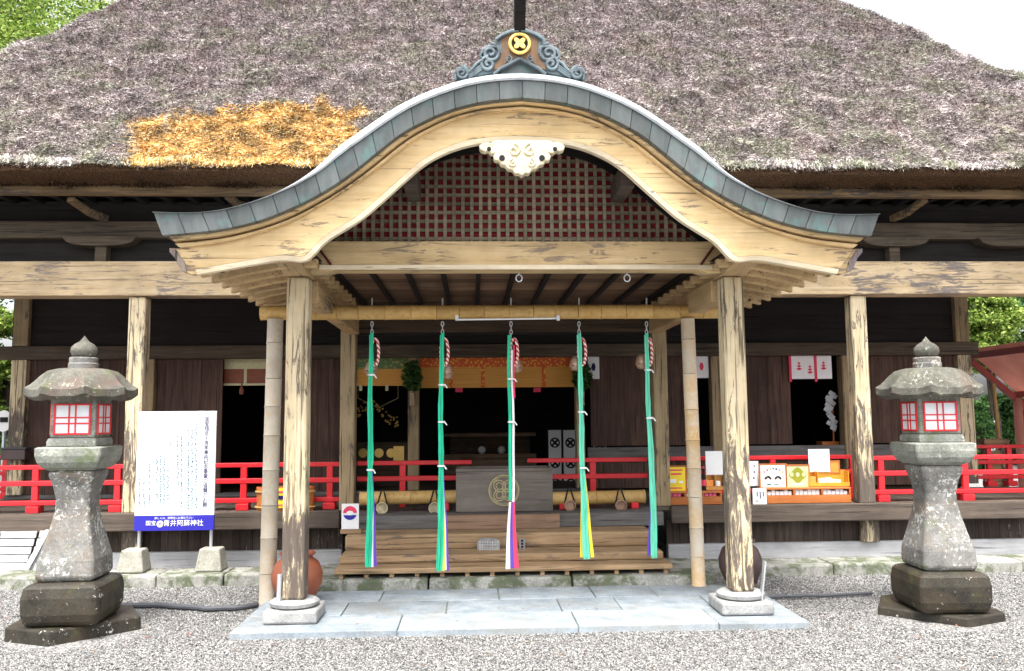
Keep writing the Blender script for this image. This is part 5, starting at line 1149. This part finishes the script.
# ------------------------------------------------------------------ stone lanterns
def lantern(loc, rot, label):
    L = thing('stone_lantern', loc, label, 'stone lantern', 'stone lanterns in front of the shrine')
    X, Y, Z = loc; Q = math.pi/4; q2 = math.sqrt(.5)
    def sq(prof, name, mat, bevel, seg=1):     # square section; profile gives the side length
        d = MB(); d.lathe([(s_*q2, z) for s_, z in prof], 4, loc, rot=Q); o = d.build(name, mat, L, bevel=bevel); o.modifiers['bevel'].segments = 3; return o
    gp = [np.array(ray(*q_))*((-CZ)/ray(*q_)[2])+C0 for q_ in ((3, 641), (44, 647), (141, 630))]
    pts = [(p_[0], p_[1]) for p_ in gp]+[(gp[2][0]-.2, gp[2][1]+.42), (gp[2][0]-.6, gp[2][1]+.62), (gp[0][0]-.05, gp[0][1]+.7)]
    n = len(pts); d = MB(); d.add([(x, y, -.05) for x, y in pts]+[(x*.98+X*.02, y*.98+Y*.02, .105) for x, y in pts], [tuple(range(n))[::-1], tuple(range(n, 2*n))]+[(i, (i+1) % n, (i+1) % n+n, i+n) for i in range(n)])
    d.build('base_slab', 'stone_wet', L, bevel=.015)
    sq([(.52, .106), (.57, .2), (.575, .32), (.55, .39), (.50, .425)], 'pedestal', 'stone_wet', .05)
    sq([(.41, .426), (.43, .47), (.42, .58), (.355, .71), (.295, .84), (.255, .95), (.25, 1.03), (.285, 1.13), (.335, 1.21), (.345, 1.255)], 'shaft', 'stone', .03)
    sq([(.33, 1.256), (.41, 1.28), (.46, 1.32), (.485, 1.37), (.488, 1.425), (.47, 1.437)], 'platform', 'stone_bowl', .04)
    sq([(.365, 1.438), (.365, 1.475), (.35, 1.500), (.335, 1.503)], 'fire_box_base', 'stone_bowl', .012)
    sq([(.335, 1.504), (.335, 1.83)], 'fire_box', 'stone_bowl', .015)
    ap = .335/2
    for k_ in range(4):
        an = k_*math.pi/2; nx, ny = math.cos(an), math.sin(an); tx, ty = -ny, nx
        def bx(u0, u1, z0, z1, o0, o1, d):
            vsx = [(X+nx*o+tx*u, Y+ny*o+ty*u, Z+z) for z in (z0, z1) for o in (o0, o1) for u in (u0, u1)]
            d.add(vsx, [(0, 1, 3, 2), (4, 6, 7, 5), (0, 4, 5, 1), (2, 3, 7, 6), (0, 2, 6, 4), (1, 5, 7, 3)])
        w_, z0, z1 = .134, 1.53, 1.765
        d = MB(); bx(-w_, w_, z0, z1, ap+.001, ap+.004, d); pa = d.build('paper', 'paper', L)
        d = MB(); f = .011
        bx(-w_-.002, w_+.002, z1-f, z1+.002, ap+.001, ap+.013, d); bx(-w_-.002, w_+.002, z0-.002, z0+f, ap+.001, ap+.013, d)
        bx(-w_-.002, -w_+f, z0+f, z1-f, ap+.001, ap+.0125, d); bx(w_-f, w_+.002, z0+f, z1-f, ap+.001, ap+.0125, d)
        for u in (-.024, .024): bx(u-.005, u+.005, z0+f, z1-f, ap+.0045, ap+.011, d)
        for z in (z0+.085, z0+.130): bx(-w_+f, w_-f, z-.005, z+.005, ap+.0045, ap+.0105, d)
        fr = d.build('window_frame', 'red', L)
        pa.parent = fr
    n = 96; E8 = math.pi/4
    def rad(k_, j):
        an = (2*math.pi*k_/n+E8/2) % E8; c_ = math.cos(E8/2)/math.cos(an-E8/2)
        edge = [.1, .4, .55, .7, .85, .95, 1, 1, .8, .2][min(j, 9)]
        corner = abs(math.cos(4*(2*math.pi*k_/n+E8/2)))**9
        f = (1-edge)*.96+c_*edge*1.03
        return (f*(1+.03*corner*edge**3), edge**3*(.016*corner-.004*(1-corner))*(1 if j > 3 else .5))
    prf = [(.10, 2.046), (.19, 2.043), (.25, 2.025), (.292, 1.985), (.32, 1.94), (.348, 1.903), (.382, 1.878), (.383, 1.824), (.352, 1.796), (.18, 1.825)]
    d = MB(); d.lathe(prf, n, loc, rad=rad); d.build('cap', 'stone_cap', L, smooth=True)
    d = MB(); d.lathe([(.11, 2.03), (.112, 2.085), (.104, 2.09), (.106, 2.13), (.10, 2.136)], 20, loc); d.build('finial_neck', 'stone', L, bevel=.006, smooth=True)
    d = MB(); d.lathe([(.06, 2.137), (.085, 2.148), (.1, 2.18), (.095, 2.215), (.07, 2.243), (.034, 2.265), (.012, 2.295), (.002, 2.31)], 24, loc); d.build('finial', 'stone_cap', L, smooth=True)
    L.rotation_euler.z = rot
    return L
lx0, lx1 = aX(49, 6.73, 420), aX(93.5, 6.73, 420)
la = lantern(((lx0+lx1)/2, 6.9, 0.), R(3), 'stone lantern with red windows left of the porch beside the white signboard')
def dup(o, parent=None):
    c_ = o.copy(); COL.objects.link(c_); c_.parent = parent
    for ch in list(o.children): dup(ch, c_)
    return c_
lx0, lx1 = aX(919, 6.73, 420), aX(964, 6.73, 420)
lb = dup(la); lb.location = ((lx0+lx1)/2, 6.9, -.035); lb.scale.x = -1; lb.rotation_euler.z = R(-3); lb['label'] = 'stone lantern with red windows right of the porch near the charm counter'

# ------------------------------------------------------------------ urns, hoses, shutters
def urn(c, mat, lab, s_=1.):
    d = MB(); d.lathe([(.1*s_, 0), (.15*s_, .03), (.2*s_, .15), (.205*s_, .24), (.17*s_, .33), (.125*s_, .365), (.12*s_, .38), (.145*s_, .4), (.145*s_, .415), (.12*s_, .415), (.1*s_, .37)], 28, (c[0], c[1], c[2]))
    return tag(d.build('clay_urn', mat, origin=c, smooth=True), lab, 'urn')
urn((aX(297, 7.72, 590), 7.72, .055), 'clay', 'reddish terracotta urn behind the foot of the left porch post', 1.08)
urn((aX(741, 8.08, 585), 8.08, .055), 'clay_dark', 'dark brown glazed urn behind the foot of the right porch post', .98)
def hose(pts, r, lab):
    d = MB(); pp = []
    for (xa_, ya_), (xb_, yb_) in zip(pts[:-1], pts[1:]):
        for k_ in range(6): f = k_/6; d_ = ray(xa_+(xb_-xa_)*f, ya_+(yb_-ya_)*f); q_ = C0+d_*((.03-CZ)/d_[2]); pp.append((q_[0], q_[1]+.01*math.sin(k_+xa_), .03))
    d.tube(pp, r, 8); tag(d.build('garden_hose', 'hose', smooth=True), lab, 'hose', 'hoses on the gravel')
hose([(105, 606), (160, 605), (205, 608.5), (235, 608), (262, 604)], .022, 'dark hose lying on the gravel left of the porch')
hose([(757, 598), (790, 596), (830, 595.5), (880, 592)], .014, 'thin dark hose lying on the gravel right of the porch')
sh = thing('shutter_panel', at(20, 571, 9.3), 'pale grey slatted wooden panel leaning against the foundation at left', 'panel')
for x0, x1, k_ in ((-25, 38, 0), (26, 47, 1)):
    a, b = at(x0, 571, 9.3), at(x1, 530, 9.55); d = MB()
    for j in range(5):
        f0, f1 = j/5, (j+1)/5-.03; y0_, z0_ = 9.3+.03*k_+.25*f0, .125*0+a[2]+(b[2]-a[2])*f0; y1_, z1_ = 9.3+.03*k_+.25*f1, a[2]+(b[2]-a[2])*f1
        d.bar((a[0], (y0_+y1_)/2, (z0_+z1_)/2), (b[0], (y0_+y1_)/2, (z0_+z1_)/2), (b[2]-a[2])/5.3, .02, upv=(0, -1, .4))
    d.build('slat', 'sill', sh)
    d = MB()
    for px in (x0+8, x1-4): x = aX(px, 9.3, 550); d.bar((x-.06, 9.27+.03*k_, a[2]), (x+.04, 9.5+.03*k_, b[2]), .05, .02, upv=(0, -1, .3))
    d.build('batten', 'sill', sh)
pb2 = thing('post_box', at(12, 456, YB-.3), 'dark green grey box fixed to the left corner column', 'box')
a, b = at(0, 460, YB-.3), at(25, 449, YB-.3); d = MB(); d.box(a[0], b[0], YB-.3, YB-.13, a[2], b[2]); d.build('box_body', 'clay_dark', pb2, bevel=.008)
d = MB(); d.box(a[0]-.02, b[0]+.02, YB-.32, YB-.129, b[2]+.001, b[2]+.02); d.build('box_lid', 'hose', pb2, bevel=.004)

# ------------------------------------------------------------------ right background: shelter, stand
YF, YN = 14.0, 11.3
sht = thing('shelter_roof', (at(1014, 391, YF)[0], YF, 0), 'lean-to shelter with red brown sheet roof right of the hall', 'shelter')
hi, lo = at(969, 352, YF), at(1015, 391, YF); dv = (lo-hi); lo2 = lo+dv*1.6
d = MB(); th = .05
vsx = [(p_[0], y, p_[2]+z) for z in (0, th) for p_, y in ((hi, YF), (lo2, YF), (lo2, YN-2), (hi, YN-2))]
d.add(vsx, [(0, 1, 2, 3), (7, 6, 5, 4), (0, 4, 5, 1), (1, 5, 6, 2), (2, 6, 7, 3), (3, 7, 4, 0)]); d.build('roof_sheet', 'shedred', sht)
d = MB()
for f in (.02, 1.0, 2.3):
    c = hi+dv*f; d.bar((c[0], YF+.03, c[2]-.06), (c[0], YN-2, c[2]-.06), .08, .1)
d.build('purlin', 'shedbeam', sht)
d = MB()
for y in (YF-.05,): d.bar((hi[0], y, hi[2]-.16), (lo2[0], y, lo2[2]-.16), .08, .09)
d.build('roof_truss', 'shedbeam', sht)
d = MB(); d.tube([(lo[0], YF-.05, 0), (lo[0], YF-.05, lo[2]-.12)], .07, 10); d.tube([(lo2[0], YF-.05, 0), (lo2[0], YF-.05, lo2[2]-.12)], .07, 10); d.tube([(lo2[0], YN-1.9, 0), (lo2[0], YN-1.9, lo2[2]-.12)], .07, 10); d.build('steel_post', 'shedred', sht, smooth=True)
c = at(995, 470, 13); ws = thing('wooden_stand', (c[0], 13, 0), 'tan wooden stand with a small roofed box beside the right railing', 'stand')
d = MB()
for dx in (-.14, .14): d.box(c[0]+dx-.04, c[0]+dx+.04, 12.96, 13.04, 0, at(995, 446, 13)[2])
d.build('leg', 'post', ws, bevel=.006)
d = MB(); z0_, z1_ = at(995, 492, 13)[2], at(995, 444, 13)[2]; d.box(c[0]-.2, c[0]+.2, 12.9, 13.1, z1_, z1_+.08); d.box(c[0]-.09, c[0]+.09, 12.97, 13.03, z0_, z1_-.1); d.build('box_board', 'step', ws, bevel=.006)
rpz = at(994, 390, 13); d = MB(); d.tube([(rpz[0], 13, rpz[2]+.1), (rpz[0]+.03, 13, at(994, 442, 13)[2])], .025, 8)
tag(d.build('hanging_rope', 'bamboo', smooth=True), 'pale rope hanging from the shelter roof above the wooden stand', 'rope')
sgn = thing('round_sign', at(6, 421, 14), 'small round white sign on a post behind the left railing', 'sign')
c = at(4, 421, 14); d = MB(); d.prism([(c[0]+.13*math.cos(k_*math.pi/10), c[2]+.17*math.sin(k_*math.pi/10)) for k_ in range(20)], 13.98, 14.0); d.build('disc', 'white', sgn)
d = MB(); d.box(c[0]-.05, c[0]+.07, 13.972, 13.979, c[2]-.02, c[2]+.06); d.build('dark_mark', 'black', sgn)
d = MB(); d.tube([(c[0], 14.03, 0), (c[0], 14.03, c[2]+.1)], .03, 8); d.build('pole', 'metal', sgn)
c = at(2, 372, 17); shd = thing('garden_shed', (c[0]-1.2, 18, 0), 'small shed with brown roof among the trees at left', 'shed')
d = MB(); d.box(c[0]-2.4, c[0]+.1, 17.2, 19, 0, c[2]-.1); d.build('wall', 'skirt', shd)
d = MB(); d.bar((c[0]-1.1, 18.1, c[2]+.35), (c[0]+.35, 18.1, c[2]-.05), 2.2, .08); d.bar((c[0]-1.1, 18.1, c[2]+.35), (c[0]-2.7, 18.1, c[2]-.05), 2.2, .081); d.build('roof', 'dark_brown', shd)

# ------------------------------------------------------------------ trees
def tree(base, height, crowns, leafsize, nleaf, mat, lab, grp='trees around the shrine', name='tree', trunk_r=.22):
    t_ = thing(name, base, lab, 'tree', grp)
    bx_, by_, bz_ = base; d = MB(); rn = random.Random(int(bx_*100+by_))
    d.tube([(bx_+.15*math.sin(i*.9), by_, bz_+height*i/6-.1) for i in range(7)], [trunk_r*(1.25-.17*i) for i in range(7)], 9)
    for (cx_, cy_, cz_, r_) in crowns:
        z0_ = bz_+height*rn.uniform(.35, .6); a_ = Vector((bx_, by_, z0_)); b_ = Vector((cx_, cy_, cz_)); m_ = (a_+b_)/2+Vector((0, 0, -.2*r_))
        d.tube([a_, m_, b_], [trunk_r*.5, trunk_r*.33, trunk_r*.12], 7)
        for k_ in range(4): e_ = b_+Vector((rn.uniform(-1, 1), rn.uniform(-1, 1), rn.uniform(-.3, 1)))*r_*.7; d.tube([m_+(b_-m_)*.6, e_], [trunk_r*.2, trunk_r*.05], 5)
    d.build('trunk', 'bark', t_, smooth=True)
    Pl = []
    tot = sum(c[3]**2 for c in crowns)
    for (cx_, cy_, cz_, r_) in crowns:
        m = int(nleaf*r_**2/tot); ncl = max(10, int(34)); cl = leaves(ncl, (cx_, cy_, cz_), r_, 1, (1, 1, .75))
        which = rng.integers(0, ncl, m); off = rng.normal(0, 1, (m, 3))*np.array([.2, .2, .12])*r_; Pl.append(cl[which]+off)
    V, Fq = leafquads(np.concatenate(Pl), leafsize); raw_mesh('crown', V, Fq, mat, t_)
    return t_
def T(px, py, Y): p_ = at(px, py, Y); return p_
def tr(px, ptop, pbot, wpx, Y, mat, lab, leafsize=.13, n=9000, kcl=6, trunk_r=.08):
    """a tree standing on the ground at depth Y whose crown spans the given picture rows at true size"""
    top, bot = T(px, ptop, Y)[2], T(px, pbot, Y)[2]; X = T(px, 300, Y)[0]; wr = wpx/F*Y/2
    rn = random.Random(px*7+ptop); cr = []
    for k_ in range(kcl):
        f = (k_+.5)/kcl; r_ = wr*rn.uniform(.5, .68); cr.append((X+rn.uniform(-1, 1)*wr*.55, Y+rn.uniform(-1, 1)*wr*.5, bot+(top-bot)*(.12+.76*f), r_))
    return tree((X, Y, 0), max(top*.85, 2), cr, leafsize, n, mat, lab, trunk_r=trunk_r)
tr(30, -50, 130, 240, 24, 'leaf', 'tall bright green tree rising behind the left end of the thatched roof', .06, 42000, 8, .35)
tr(-60, 60, 320, 200, 22, 'leaf_dark', 'dark leafy tree at far left behind the roof edge', .07, 24000)
tr(0, 290, 470, 60, 17, 'leaf', 'bright leafy tree seen below the main beam at far left', .05, 26000)
tr(4, 420, 520, 70, 16.5, 'leaf_dark', 'low dark bush behind the left railing', .05, 14000, 5, .1)
tr(985, 275, 375, 80, 22, 'leaf', 'pale green tree seen right of the hall under the main beam', .055, 34000)
tr(1030, 270, 420, 90, 25, 'leaf_dark', 'dark green tree behind the shelter roof at right', .06, 30000)
tr(968, 390, 490, 40, 24, 'leaf_dark', 'dark tree low beside the right corner column', .06, 14000, 5, .14)
tr(1002, 395, 445, 55, 27, 'leaf_dark', 'dark tree with bare trunk behind the wooden stand', .07, 14000, 5, .2)
tr(897, 24, 120, 30, 27, 'leaf', 'tree whose tip shows above the right slope of the roof', .06, 14000, 5, .2)
tr(1090, 330, 470, 120, 30, 'leaf_dark', 'dark spreading tree far right beyond the shelter', .08, 16000)
